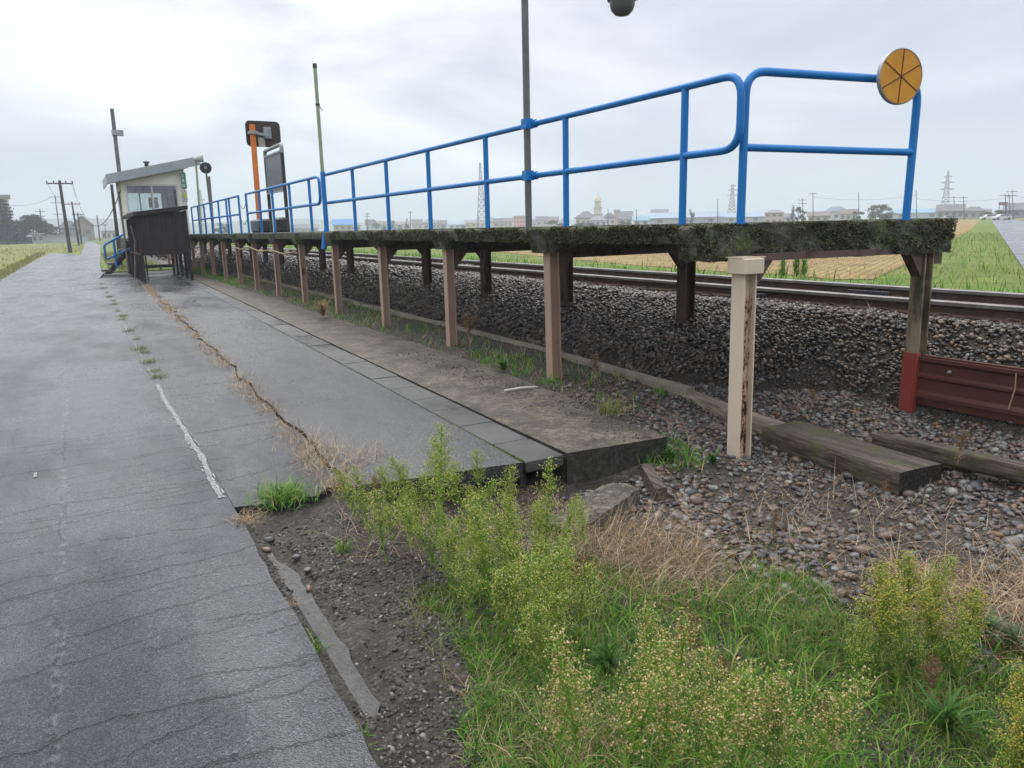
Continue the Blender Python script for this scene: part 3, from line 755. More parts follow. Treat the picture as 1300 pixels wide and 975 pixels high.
panel('far blue pipe railing panel that ends at the waiting hut', 23.4, 33.6, [23.4, 25.0, 25.5, 27.0, 28.6, 30.2, 31.8, 33.6], False, False)
# short return railing across the near end
er = thing('handrail', 'short blue pipe railing across the platform end, carrying the orange disc', 'handrail', (5.2, 4.0, DZ), 'blue pipe railings on the platform')
EA, EB = Vector((4.385, 4.155, 0)), Vector((5.98, 3.865, 0))
zt, zm = 2.665, 2.13
mb = MB(); mb.tube(rounded([(EA.x, EA.y, DZ-.02), (EA.x, EA.y, zt), (EB.x+.02, EB.y, zt-.01), (EB.x, EB.y, DZ-.02)], .17), PR*1.05, 14); mb.build('bent_rail', m_blue, er, True)
mb = MB(); mb.tube([(EA.x, EA.y, zm), (EB.x+.01, EB.y, zm-.02)], PR*.95, 12); mb.build('middle_rail', m_blue, er, True)
mb = MB(); [mb.box((e.x, e.y, DZ+.004), (.085, .085, .012)) for e in (EA, EB)]; mb.build('base_plates', m_blue, er)

# orange disc marker
dc = aty(1144, 97, 3.80); dn = Vector((-.22, -.975, -.02)).normalized()
disc = thing('disc_marker', 'round orange disc with six dark spokes fixed to the end railing', 'railway sign', dc)
R = .205
mb = MB(); mb.lathe(dc, [(.001, -.035), (R*.97, -.035), (R, -.03), (R, .0), (R*.965, .004), (R*.955, -.004), (.001, -.004)], 48, dn); mb.build('rim', m_grey_metal, disc, True)
mb = MB(); mb.lathe(dc, [(.001, -.002), (R*.955, -.002), (R*.955, .0), (.001, .0)], 48, dn); mb.build('face', flat('faded_orange_paint', [(.3, (.46, .20, .018)), (.7, (.60, .28, .03))], 6, .5, (90, .2, .001)), disc)
mb = MB(); sx = dn.cross(Vector((0, 0, 1))).normalized(); sz = sx.cross(dn)
for a in (92, 32, 152):
    v = sx*math.cos(math.radians(a))+sz*math.sin(math.radians(a)); mb.beam(dc-v*R*.95+dn*.001, dc+v*R*.95+dn*.001, .007, .006, dn)
mb.build('spokes', flat('dark_brown_line', [(.3, (.06, .02, .008)), (.7, (.10, .035, .012))], 10), disc)
mb = MB(); mb.beam(dc-dn*.035, dc-dn*.09, .05, .08); mb.build('clamp', m_grey_metal, disc)

# ------------------------------------------------------------------ poles on the platform
lp = thing('lamp_post', 'tall dark grey lamp post clamped to the long blue railing', 'street lamp', (4.235, 7.0, DZ))
mb = MB(); mb.tube([(4.235, 7.0, 1.5), (4.235, 7.0, 4.75)], .036, 12); mb.build('pole', m_pole_grey, lp, True)
lc = dep(790, 3, (dep(790, 3, 1)-EYE).length*0+7.6)
mb = MB(); mb.tube(rounded([(4.235, 7.0, 4.6), (4.235, 7.0, 4.95), (lc.x, lc.y, 4.95), (lc.x, lc.y, lc.z+.2)], .15), .022, 10); mb.build('arm', m_pole_grey, lp, True)
mb = MB(); mb.lathe((lc.x, lc.y, lc.z+.02), [(.03, .24), (.06, .20), (.15, .06), (.152, .0), (.14, 0), (.05, .15), (.001, .16)], 28); mb.build('shade', m_darkmetal, lp, True)
t = NT('lamp_glass'); m_glassdark = t.bsdf((.10, .095, .095), .2)
mb = MB(); mb.lathe((lc.x, lc.y, lc.z+.02), [(.13, .0), (.128, -.05), (.11, -.10), (.07, -.14), (.001, -.155)], 28); mb.build('glass_bowl', m_glassdark, lp, True)
for z in (RT, RM):
    mb = MB(); mb.tube([(RX-.0, 6.93, z), (RX, 7.07, z)], .042, 12); mb.beam((4.235, 7.0, z-.05), (4.235, 7.0, z+.05), .10, .085); mb.beam((4.19, 7.0, z+.02), (4.36, 7.0, z+.02), .02, .02); mb.build('clamp', m_blue, lp)
gp_ = thing('pipe', 'thin pale green pipe standing up against the blue railing end', 'pipe', (4.20, 14.38, 1.2))
mb = MB(); mb.tube([(4.20, 14.38, 2.66), (4.20, 14.38, 4.55)], .034, 12); mb.build('upper_length', m_pole_green, gp_, True)
mb = MB(); mb.tube([(4.20, 14.38, 1.6), (4.20, 14.38, 2.68)], .046, 12); mb.tube([(4.20, 14.38, 1.62), (4.16, 14.38, 1.5), (4.12, 14.38, 1.25)], .05, 10); mb.build('painted_sleeve', m_blue, gp_, True)
mb = MB(); mb.tube([(4.20, 14.38, 4.50), (4.20, 14.38, 4.58)], .039, 12); mb.tube([(4.20, 14.38, 3.85), (4.20, 14.38, 3.89)], .041, 10); mb.tube([(4.22, 14.38, 3.88), (4.28, 14.38, 3.76)], .008, 5); mb.build('band', m_darkmetal, gp_)

# big traffic style mirror seen from behind, orange pole
m_orange = flat('orange_pole_paint', [(.3, (.50, .13, .02)), (.7, (.64, .19, .035))], 5, .45)
m_brownplate = flat('dark_brown_plate', [(.3, (.030, .020, .019)), (.7, (.052, .036, .033))], 3, .5)
MY = 25.0
p0 = aty(331, 297, MY); p1 = aty(320, 158, MY)
mir = thing('mirror', 'large dark brown backed mirror on a bright orange pole', 'mirror', (p0.x, MY, DZ))
mb = MB(); mb.tube([(p0.x, MY, DZ-.02), (p1.x, MY, p1.z)], .085, 14); mb.build('pole', m_orange, mir, True)
a, b = aty(312, 154, MY+.25), aty(356, 186, MY+.25)
def rrect(w, h, r, n=5):
    out = []
    for (cx_, cz, a0) in ((w-r, h-r, 0), (-w+r, h-r, 90), (-w+r, -h+r, 180), (w-r, -h+r, 270)):
        for k in range(n+1):
            g = math.radians(a0+90*k/n); out.append((cx_+r*math.cos(g), cz+r*math.sin(g)))
    return out
cx0, cz0 = (a.x+b.x)/2, (a.z+b.z)/2; hw, hh = abs(b.x-a.x)/2, abs(a.z-b.z)/2
mb = MB(); mb.prism([(cx0+u, MY+.18, cz0+v) for u, v in rrect(hw, hh, .12)], (0, .06, 0)); mb.build('back_plate', m_brownplate, mir)
mb = MB(); mb.prism([(cx0+u, MY+.243, cz0+v) for u, v in rrect(hw+.03, hh+.03, .14)], (0, .03, 0)); mb.build('rim', m_brownplate, mir)
mb = MB(); mb.beam((p1.x-.1, MY-.11, cz0), (cx0+.1, MY-.11, cz0-.08), .05, .07); mb.box((cx0+.08, MY+.1, cz0+.02), (.22, .2, .34)); mb.box((p1.x, MY-.02, cz0), (.26, .24, .09)); mb.build('bracket', m_grey_metal, mir)
mb = MB(); mb.box((p1.x+.28, MY+.17, cz0-hh*.72), (.2, .02, .28)); mb.build('plate_label', flat('pale_label', [(.3, (.4, .39, .36)), (.7, (.5, .49, .46))]), mir)
# station name board, seen nearly edge on
sb = thing('station_board', 'black framed station name board on two legs beside the orange pole', 'sign board', (5.2, 22.5, DZ))
m_black = flat('black_frame_paint', [(.3, (.018, .018, .020)), (.7, (.035, .035, .038))], 6, .4)
n1, n2 = 21.5, 23.55
for y in (n1, n2):
    mb = MB(); mb.tube([(5.2, y, DZ-.02), (5.2, y, 3.82)], .05, 10); mb.build('leg', m_black, sb, True)
mb = MB(); mb.tube(rounded([(5.2, n1, 3.70), (5.2, n1, 3.92), (5.2, n2, 3.92), (5.2, n2, 3.70)], .1), .052, 10); mb.build('top_bar', m_grey_metal, sb, True)
mb = MB(); mb.box((5.2, (n1+n2)/2, 3.22), (.06, n2-n1-.12, 1.02), 0, .01); mb.build('panel', flat('dark_grey_panel', [(.3, (.075, .08, .095)), (.7, (.12, .125, .145))], 3, .35), sb)
mb = MB(); [mb.beam((5.155, n1+.06, z), (5.155, n2-.06, z), .03, .05) for z in (2.70, 3.74)]; mb.build('panel_edge', m_grey_metal, sb)
for (x, y, lab) in ((5.0, 23.5, 'black weight block at the left leg of the name board'), (5.0, 21.45, 'black weight block at the right leg of the name board'), (4.95, 24.4, 'bluish grey weight block at the foot of the orange pole')):
    mb = MB(); mb.box((x, y, DZ+.20), (.30, .44, .40), 0, .05); o = mb.build('weight_block', m_black if 'black' in lab else flat('blue_grey_plastic', [(.3, (.10, .12, .15)), (.7, (.15, .17, .20))]), None, True)
    tag(o, lab, 'weight block', 'weight blocks on the platform')

# ------------------------------------------------------------------ track
RAILS = []
for (x, lab) in ((7.12, 'brown steel rail nearer the platform'), (8.30, 'brown steel rail farther from the platform')):
    o = thing('rail', lab, 'rail', (x, 0, ZB), 'rails of the single track')
    prof = [(u_, v_*1.3) for u_, v_ in [(-.065, 0), (.065, 0), (.065, .012), (.012, .026), (.010, .072), (.033, .082), (-.033, .082), (-.010, .072), (-.012, .026), (-.065, .012)]]
    mb = MB(); mb.prism([(x+a, -12, ZB+.005+b*1.0) for a, b in prof], (0, 170, 0)); mb.build('rail_web', m_rail, o)
    mb = MB(); mb.prism([(x+a, -12, ZB+.1125+b) for a, b in ((-.035, 0), (.035, 0), (.035, .032), (.026, .042), (-.026, .042), (-.035, .032))], (0, 170, 0)); mb.build('rail_head', m_railtop, o)
    for k in range(34):
        y = 1.6+k*.62
        mb = MB(); mb.tube([(x-.10, y-.05, ZB+.012), (x-.09, y-.05, ZB+.042), (x-.05, y-.02, ZB+.034), (x-.05, y+.02, ZB+.034), (x-.09, y+.05, ZB+.042), (x-.10, y+.05, ZB+.012)], .011, 6)
        mb.box((x-.10, y, ZB+.008), (.10, .15, .02)); mb.build('rail_clip', m_rail, o)
    jy = 5.75 if x > 8 else 6.55
    mb = MB(); mb.box((x-.034, jy, ZB+.055), (.024, .56, .052), 0, .006); [mb.lathe((x-.046, jy+d_, ZB+.055), [(.013, 0), (.013, .016), (.001, .018)], 6, (-1, 0, 0)) for d_ in (-.2, -.07, .07, .2)]; mb.build('joint_bar', m_darkmetal, o)
t = woodmat('sleeper_wood', (.05, .04, .032), (.09, .075, .06), (.13, .11, .09))
slp = None
for k in range(34):
    y = 1.6+k*.62
    if slp is None:
        mb = MB(); mb.box((7.71, y, ZB-.085), (1.75, .2, .14), 0, .008); slp = mb.build('sleeper', t)
        tag(slp, 'wooden track sleeper half buried in dark ballast', 'sleeper', 'sleepers of the track')
    else:
        c = slp.copy(); COL.objects.link(c); c.location = (0, k*.62, 0)

# steel board holding back the ballast, with its red end
gb = thing('ballast_board', 'rusty brown ribbed steel board with a red end plate holding back ballast', 'retaining board', (6.22, 3.0, 0))
y0, y1 = 3.765, -1.0
prof = [(0, .42), (.030, .42), (.030, .39), (.006, .365), (.006, .285), (.024, .265), (.024, .245), (.006, .225), (.006, .13), (.030, .10), (.030, .07), (0, .07)]
mb = MB(); mb.prism([(6.20-a, y1, b) for a, b in prof], (0, y0-y1, .0)); mb.prism([(6.202, y1, .435), (6.24, y1, .435), (6.24, y1, .0), (6.202, y1, .0)], (0, y0-y1, 0)); mb.build('board', m_rust, gb)
mb = MB(); mb.box((6.142, 3.835, .15), (.016, .11, .60), 0, .003); mb.box((6.168, 3.772, .15), (.060, .012, .60), 0, .003); mb.build('end_plate', m_redpaint, gb)
mb = MB(); [mb.lathe((6.192, y, .325), [(.016, 0), (.016, .014), (.009, .016), (.009, .03), (.001, .03)], 6, (-1, 0, 0)) for y in (3.5, 2.4)]; mb.build('bolt', m_grey_metal, gb)
mb = MB(); mb.tube([(6.165, 2.98, .40), (6.155, 2.97, .28), (6.135, 2.99, .12)], .005, 5); mb.build('hanging_root', m_straw, gb)
# timbers along the toe of the ballast
def timber(name, label, pts, w, h, mat, grp, end=None, seg=.05):
    o = thing(name, label, 'timber', (pts[0][0], pts[0][1], pts[0][2]), grp)
    P = [Vector(p) for p in pts]; n = max(2, int((P[-1]-P[0]).length/seg)); V = []; Q = []
    prof = []
    for (sx, sz) in ((-1, -1), (1, -1), (1, 1), (-1, 1)):
        prof.append((sx, sz))
    ring = []
    for k in range(4):
        a, b = prof[k], prof[(k+1) % 4]
        for j in range(5): ring.append((a[0]+(b[0]-a[0])*j/5, a[1]+(b[1]-a[1])*j/5))
    m = len(ring)
    def at(t):
        s = t*(len(P)-1); i = min(int(s), len(P)-2); return P[i].lerp(P[i+1], s-i)
    for i in range(n+1):
        t_ = i/n; c = at(t_); dv = (at(min(1, t_+.01))-at(max(0, t_-.01))).normalized(); sd = dv.cross(Vector((0, 0, 1))).normalized()
        for (a, b) in ring:
            rr = 1-.03*(abs(a)*abs(b))**4 - .03*(fbm(np.array([a*3+b*2+c.x]), np.array([c.y*5.0+b]))[0])
            crack = .012*max(0, vnoise(np.array([a*4.0+7]), np.array([c.y*.9]))[0]-.66)*3 if b > .99 else 0
            q = c+sd*(a*w/2*rr); V.append((q.x, q.y, q.z+b*h/2*rr-crack))
    for i in range(n):
        for k in range(m): Q.append((i*m+k, i*m+(k+1) % m, (i+1)*m+(k+1) % m, (i+1)*m+k))
    np_obj('beam', V, Q, None, mat, o, False)
    for (i, flip) in ((0, 1), (n, 0)):
        mb = MB(); f = list(range(m)); mb.add([V[i*m+k] for k in f], [tuple(f if flip else f[::-1])]); mb.build('end_grain', end or mat, o)
    return o
E1, E2, S1 = gz(1155, 600, -.03), gz(1185, 581.5, -.03), gz(976, 543, -.03); hv = (E2-E1)/2
timber('timber', 'dark rotting sleeper with a black charred end lying on the gravel', [tuple(E1+hv-Vector((0, 0, .112))), tuple((E1+S1)/2+hv-Vector((0, 0, .107))), tuple(S1+hv-Vector((0, 0, .102)))], (E2-E1).length, .19, m_sleeper, 'timbers along the ballast foot', m_char)
timber('timber', 'weathered grey timber behind the cream platform post', [tuple(gz(1003, 548, -.03)+Vector((.13, 0, -.11))), tuple(gz(930, 519, -.01)+Vector((.09, 0, -.115))), tuple(gz(866, 494, .02)+Vector((.08, 0, -.125)))], .15, .19, m_timber, 'timbers along the ballast foot')
timber('timber', 'long pale edging plank running along the ballast under the platform', [(gz(872, 494, .03).x+.05, gz(872, 494, .03).y, -.04), (5.0, 8, -.0), (5.02, 11, .015), (5.05, 15, .025)], .11, .16, concrete('pale_edging', (.25, .225, .18), (.15, .13, .10), None, rough=.7), 'timbers along the ballast foot')
timber('timber', 'far end of the edging plank beneath the platform', [(5.05, 15.1, .03), (5.08, 22, .04), (5.1, 30, .04)], .10, .16, m_timber, 'timbers along the ballast foot', None, .3)
timber('timber', 'brown half buried edging at the right beyond the charred sleeper', [(5.22, 1.2, -.055), (5.2, 2.4, -.055), (5.12, 3.4, -.06)], .12, .12, m_sleeper, 'timbers along the ballast foot')
m_block = concrete('dark_mossy_block', (.12, .107, .086), (.045, .04, .033), (.05, .06, .022), .55, .8, scale=6, bump=.9, bd=.01, speck=True)
# broken concrete block at the apron's end, white stick, round stones at the gutter
cb = rough_block('concrete_block', [(2.34, 3.36, -.34), (3.02, 3.62, -.34), (2.92, 3.88, -.34), (2.24, 3.62, -.34), (2.36, 3.40, -.165), (3.04, 3.66, -.10), (2.94, 3.86, -.10), (2.26, 3.62, -.17)], .03, .016, m_block, None)
tag(cb, 'broken grey concrete block tilted against the end of the apron', 'concrete block')
wl = rough_block('driftwood', [(3.12, 3.60, -.24), (3.22, 3.58, -.24), (3.42, 4.0, -.20), (3.33, 4.04, -.20), (3.13, 3.62, -.12), (3.21, 3.60, -.12), (3.41, 4.01, -.09), (3.34, 4.03, -.09)], .03, .010, m_sleeper, None)
tag(wl, 'short dark piece of old wood behind the broken concrete block', 'wood piece')
p, q = gz(640, 496, .04), gz(682, 491, .04)
mb = MB(); mb.tube([p, p.lerp(q, .5)+Vector((0, 0, .008)), q], [.010, .013, .006], 6); tag(mb.build('stick', flat('bleached_wood', [(.3, (.45, .43, .38)), (.7, (.58, .55, .50))])), 'thin bleached white stick lying on the soil by a post', 'stick')
PEB = [(341, 686, .075, 'dark grey oval pebble at the top of the gutter strip', (.06, .06, .065)), (338, 697, .06, 'reddish brown pebble at the top of the gutter strip', (.16, .10, .08)),
       (390, 722, .05, 'grey brown pebble right of the gutter strip', (.13, .11, .10)), (392, 746, .045, 'small pinkish pebble right of the gutter strip', (.19, .12, .09)), (376, 706, .055, 'flat slate grey pebble in the gutter strip', (.09, .09, .09))]
for (px, py, s, lab, c) in PEB:
    P_ = gz(px, py, -.07); zz = max(float(hgt(P_.x, P_.y)), -.08)+s*.12
    V, T = stones(np.array([[P_.x, P_.y, zz]]), np.array([s]), I2, RNG, .05, (.75, .5), .2)
    tag(np_obj('pebble', V, None, T, flat('pebble_'+str(px), [(.3, tuple(v*.8 for v in c)), (.7, c)], 30, .35), None, True), lab, 'pebble', 'loose pebbles beside the gutter')
# ------------------------------------------------------------------ waiting hut, shelter and steps
HY = 34.0
def A(px, py, Y=HY): return aty(px, py, Y)
m_cream_wall = concrete('cream_wall', (.78, .74, .67), (.66, .62, .555), None, rough=.8, scale=1.2, bump=.2)
m_roofmetal = flat('grey_blue_roof_edge', [(.3, (.25, .28, .30)), (.7, (.32, .35, .37))], 2, .4)
m_soffit = woodmat('brown_soffit', (.08, .06, .045), (.13, .10, .08), (.18, .15, .12))
m_alu = flat('aluminium_frame', [(.3, (.42, .42, .42)), (.7, (.55, .55, .55))], 4, .4, None, .4)
t = NT('clear_glass')
g = t.n('ShaderNodeBsdfGlossy'); g.inputs['Roughness'].default_value = .03; tr = t.n('ShaderNodeBsdfTransparent'); tr.inputs[0].default_value = (.86, .89, .89, 1)
mx = t.n('ShaderNodeMixShader'); mx.inputs[0].default_value = .10; t.l(tr.outputs[0], mx.inputs[1]); t.l(g.outputs[0], mx.inputs[2]); t.l(mx.outputs[0], t.out.inputs['Surface']); m_glass = t.m
x0, x1 = 1.86, 4.22; hy1 = HY+3.4; fz = DZ
rl, rr_ = A(134, 222), A(252, 199)
def rz_(x): return rl.z+(x-rl.x)*(rr_.z-rl.z)/(rr_.x-rl.x)-.165     # wall top follows the roof slope
hut = thing('waiting_hut', 'small cream waiting hut with sloping grey roof and wide sliding window', 'hut', ((x0+x1)/2, HY, fz))
wl_, wr_, wb, wt = A(161, 255).x, A(227, 255).x, A(190, 269).z, A(190, 234).z
def wall_with_hole(y, th, hx0, hx1, hz0, hz1):
    mb = MB()
    def pc(a, b, z0f, z1f):
        mb.hexa([(a, y, z0f(a)), (b, y, z0f(b)), (b, y+th, z0f(b)), (a, y+th, z0f(a)), (a, y, z1f(a)), (b, y, z1f(b)), (b, y+th, z1f(b)), (a, y+th, z1f(a))])
    k = lambda v: (lambda x: v)
    pc(x0, hx0, k(fz-.1), rz_); pc(hx1, x1, k(fz-.1), rz_); pc(hx0, hx1, k(fz-.1), k(hz0)); pc(hx0, hx1, k(hz1), rz_)
    return mb
wall_with_hole(HY, .12, wl_, wr_, wb, wt).build('front_wall', m_cream_wall, hut)
wall_with_hole(hy1-.12, .12, x0+.35, x1-.5, 2.35, 3.45).build('back_wall', m_cream_wall, hut)
mb = MB()
def side(x, th, ya, yb, z0, z1f): mb.hexa([(x, ya, z0), (x+th, ya, z0), (x+th, yb, z0), (x, yb, z0), (x, ya, z1f(x)), (x+th, ya, z1f(x+th)), (x+th, yb, z1f(x+th)), (x, yb, z1f(x))])
side(x0, .12, HY+.121, hy1-.121, fz-.1, rz_); mb.build('side_wall', m_cream_wall, hut)
mb = MB(); side(x1-.12, .12, HY+.121, HY+1.0, fz-.1, rz_); side(x1-.12, .12, HY+2.2, hy1-.121, fz-.1, rz_); mb.build('side_wall', m_cream_wall, hut)
mb = MB(); mb.box(((x0+x1)/2, (HY+hy1)/2, fz-.16), (x1-x0-.02, hy1-HY-.02, .12)); mb.build('hut_floor', m_conc, hut)
def window(parent, y, a, b, z0, z1, cols):
    f = MB(); t_ = .055
    f.box(((a+b)/2, y, z0+t_/2), (b-a, .09, t_)); f.box(((a+b)/2, y, z1-t_/2), (b-a, .09, t_))
    for i in range(cols+1): f.box((a+t_/2+(b-a-t_)*i/cols, y, (z0+z1)/2), (t_, .085, z1-z0-2*t_-.004))
    fr = f.build('window', m_alu, parent)
    g_ = MB(); g_.box(((a+b)/2, y, (z0+z1)/2), (b-a-2*t_, .008, z1-z0-2*t_)); gg = g_.build('pane', m_glass, parent)
    gg.parent = fr; return fr
fw = window(hut, HY+.05, wl_+.003, wr_-.003, wb+.003, wt-.003, 2)
window(hut, hy1-.06, x0+.353, x1-.503, 2.353, 3.447, 3)
s_ = MB(); s_.box(((wl_+wr_)/2, HY-.03, wb-.03), (wr_-wl_+.16, .10, .05)); so = s_.build('sill', m_alu, hut); so.parent = fw
mb = MB(); mb.box(((wl_+wr_)/2, HY+.18, wt-.17), (wr_-wl_, .02, .34)); mb.build('blind', flat('dark_roller_blind', [(.3, (.05, .045, .045)), (.7, (.08, .075, .07))]), hut)
for xx in (3.42, 3.62, 3.80): 
    mb = MB(); mb.box((xx, HY+.9+xx*.1, 2.75), (.07, .05, 1.3)); mb.build('curtain', flat('grey_curtain', [(.3, (.06, .06, .07)), (.7, (.10, .10, .11))]), hut)
mb = MB(); mb.box((2.98, HY+.16, 2.85), (.36, .02, .42)); mb.build('notice', flat('notice_paper', [(.45, (.16, .20, .13)), (.6, (.45, .45, .42))], 9), hut)
# roof
rl, rr_ = A(134, 222), A(252, 199)
def rzt(x): return rl.z+.0+(x-rl.x)*(rr_.z-rl.z)/(rr_.x-rl.x)
ya, yb, th = HY-.35, hy1+.45, .27
def slab(xa, xb, y0, y1, dz0, dz1): return [(xa, y0, rzt(xa)+dz0), (xb, y0, rzt(xb)+dz0), (xb, y1, rzt(xb)+dz0), (xa, y1, rzt(xa)+dz0), (xa, y0, rzt(xa)+dz1), (xb, y0, rzt(xb)+dz1), (xb, y1, rzt(xb)+dz1), (xa, y1, rzt(xa)+dz1)]
mb = MB(); mb.hexa(slab(rl.x, rr_.x, ya, yb, -.06, 0)); mb.hexa(slab(rl.x, rr_.x, ya, ya+.04, -th-.08, -.0605)); mb.hexa(slab(rl.x, rl.x+.04, ya+.041, yb, -th-.08, -.0605)); ro = mb.build('roof', m_roofmetal, hut)
mb = MB(); mb.hexa(slab(rl.x+.045, rr_.x, ya+.045, yb, -.17, -.064)); sf = mb.build('soffit', m_soffit, hut); sf.parent = ro
mb = MB(); mb.lathe((A(190, 205).x, HY+1.5, rzt(2.9)-.02), [(.08, 0), (.08, .28), (.13, .29), (.13, .34), (.001, .36)], 12); vp = mb.build('vent', m_darkmetal, hut); vp.parent = ro
for (x, y) in ((x0+.1, HY+.1), (x1-.15, HY+.1), (x0+.1, hy1-.2), (x1-.15, hy1-.2), (x0+.1, HY+1.7)):
    mb = MB(); mb.box((x, y, .70), (.14, .14, 1.5)); mb.build('leg', m_dkwood, hut)
mb = MB(); mb.tube([(x0-.06, HY+.7, 3.3), (x0-.06, HY+.7, .1)], .04, 8); mb.build('drainpipe', m_pole_grey, hut)
# sign boards at the hut corner
m_greensign = flat('green_sign_paint', [(.3, (.02, .16, .13)), (.7, (.03, .21, .17))], 3, .4)
m_whiteink = flat('white_lettering', [(.3, (.62, .65, .62)), (.7, (.74, .76, .74))], 5, .5)
a, b = A(229, 219, HY-.15), A(237.5, 239.5, HY-.15)
gs = thing('hanging_sign', 'green sign with white lettering at the corner of the hut', 'sign', ((a.x+b.x)/2, HY-.15, b.z))
w_, h_ = abs(b.x-a.x), a.z-b.z; cx_ = (a.x+b.x)/2
mb = MB(); mb.box((cx_, HY-.15, (a.z+b.z)/2), (w_, .05, h_), 0, .006); mb.build('board', m_greensign, gs)
mb = MB()
def bar(u0, v0, u1, v1, wd=.022): mb.beam((cx_+u0, HY-.179, b.z+v0), (cx_+u1, HY-.179, b.z+v1), wd, .008, (0, 1, 0))
for k, cz in enumerate((.80, .50, .19)):
    zc = h_*cz; s = w_*.24; ox = -w_*.16
    if k == 2: bar(ox-s, zc-s, ox-s, zc+s); bar(ox+s, zc-s, ox+s, zc+s); bar(ox-s, zc+s, ox+s, zc+s); bar(ox-s, zc-s, ox+s, zc-s)
    else:
        for v in (-1, -.35, .35, 1): bar(ox-s, zc+v*s, ox+s, zc+v*s)
        bar(ox, zc-s*1.1, ox, zc+s*1.1); bar(ox-s*.7, zc-s*.35, ox-s*.7, zc+s*.9); bar(ox+s*.7, zc-s*.35, ox+s*.7, zc+s*.9)
for v in (.86, .74, .6, .46, .3): bar(w_*.30, h_*v, w_*.38, h_*v, .03)
mb.build('lettering', m_whiteink, gs)
a, b = A(230.5, 242, HY-.15), A(238.5, 256, HY-.15); cx_ = (a.x+b.x)/2
ns = thing('hanging_sign', 'small grey sign with a yellow patch below the green sign', 'sign', (cx_, HY-.15, b.z))
mb = MB(); mb.box((cx_, HY-.15, (a.z+b.z)/2), (abs(b.x-a.x), .05, a.z-b.z), 0, .006); mb.build('board', flat('grey_sign', [(.3, (.30, .31, .32)), (.7, (.38, .39, .40))]), ns)
mb = MB(); mb.box((cx_+.02, HY-.179, (a.z+b.z)/2+.02), (abs(b.x-a.x)*.6, .006, (a.z-b.z)*.42)); mb.build('patch', flat('yellow_green_patch', [(.3, (.42, .42, .04)), (.7, (.55, .52, .06))]), ns)

# bicycle shelter of dark brown boards
shx0, shx1, SY = 1.93, 3.36, 28.0
sh = thing('bicycle_shelter', 'low dark brown boarded bicycle shelter on thin posts before the hut', 'shelter', (2.6, SY, 0))
zl, zr = 2.20, 2.37
def sz_(x): return zl+(x-shx0)*(zr-zl)/(shx1-shx0)
mb = MB(); n = 5
for k in range(n):
    a = shx0+(shx1-shx0)*k/n; b = shx0+(shx1-shx0)*(k+1)/n-.001
    mb.hexa([(a, SY, .93), (b, SY, .93), (b, SY+.03, .93), (a, SY+.03, .93), (a, SY, sz_(a)-.02), (b, SY, sz_(b)-.02), (b, SY+.03, sz_(b)-.02), (a, SY+.03, sz_(a)-.02)])
mb.build('end_panel', m_dkwood, sh)
mb = MB()
for k in range(5):
    x = shx0+.02+(shx1-shx0-.04)*k/4; mb.box((x, SY-.02, (.95+sz_(x))/2-.02), (.05, .03, sz_(x)-1.0))
mb.build('battens', m_dkwood, sh)
mb = MB(); 
def rs(x): return sz_(x)+.02
xa, xb, y0, y1 = shx0-.16, shx1+.10, SY-.15, SY+5.6
mb.hexa([(xa, y0, rs(xa)), (xb, y0, rs(xb)), (xb, y1, rs(xb)), (xa, y1, rs(xa)), (xa, y0, rs(xa)+.13), (xb, y0, rs(xb)+.13), (xb, y1, rs(xb)+.13), (xa, y1, rs(xa)+.13)])
mb.build('roof', m_dkwood, sh)
for k in range(5):
    for x in (shx0-.02, shx1+.02):
        y = SY+.07+k*1.35; mb = MB(); mb.box((x, y, sz_(x)/2), (.085, .085, sz_(x)-.005)); mb.build('post', m_dkwood, sh)
for k in range(4):
    mb = MB(); mb.box((shx0+.12, SY+.7+k*1.2, .78), (.045, .045, 1.5)); mb.build('stanchion', m_dkwood, sh)
mb = MB(); mb.beam((shx0-.02, SY+.12, .95), (shx0-.02, SY+5.5, .95), .05, .08); mb.beam((shx1+.02, SY+.12, .95), (shx1+.02, SY+5.5, .95), .05, .08); mb.beam((shx0, SY+5.45, .35), (shx1, SY+5.45, .35), .06, .12); mb.build('rails', m_dkwood, sh)
mb = MB(); mb.tube([(shx0-.25, SY+1.2, .1), (shx0-.12, SY+1.0, 1.4), (shx0-.2, SY+.9, 1.9)], .03, 6); tag(mb.build('old_pole', m_timber), 'thin old wooden pole leaning on the dark shelter', 'pole')
# steps and their blue rail
st = thing('steps', 'concrete steps leading up to the waiting hut', 'steps', (1.3, 36.2, 0))
for k in range(5):
    mb = MB(); mb.box((1.02+k*.25, 36.2, .17+k*.27), (.36, 1.2, .08), 0, .01); mb.build('tread', m_conc, st)
mb = MB(); mb.prism([(.95, 35.75, .02), (1.2, 35.75, .02), (2.25, 35.75, 1.15), (2.0, 35.75, 1.15)], (0, .10, 0)); mb.build('stringer', m_dkwood, st)
shr = thing('stair_handrail', 'blue bent pipe handrail beside the concrete steps', 'handrail', (1.3, 35.6, 0))
mb = MB(); mb.tube(rounded([(2.0, 35.5, 1.72), (1.05, 35.5, 1.22), (1.05, 35.5, .62), (2.0, 35.5, 1.05)], .12), .045, 10); mb.build('bent_rail', m_blue, shr, True)
mb = MB(); mb.tube([(1.42, 35.5, .25), (1.42, 35.5, 1.42)], .05, 10); mb.build('post', m_blue, shr, True)
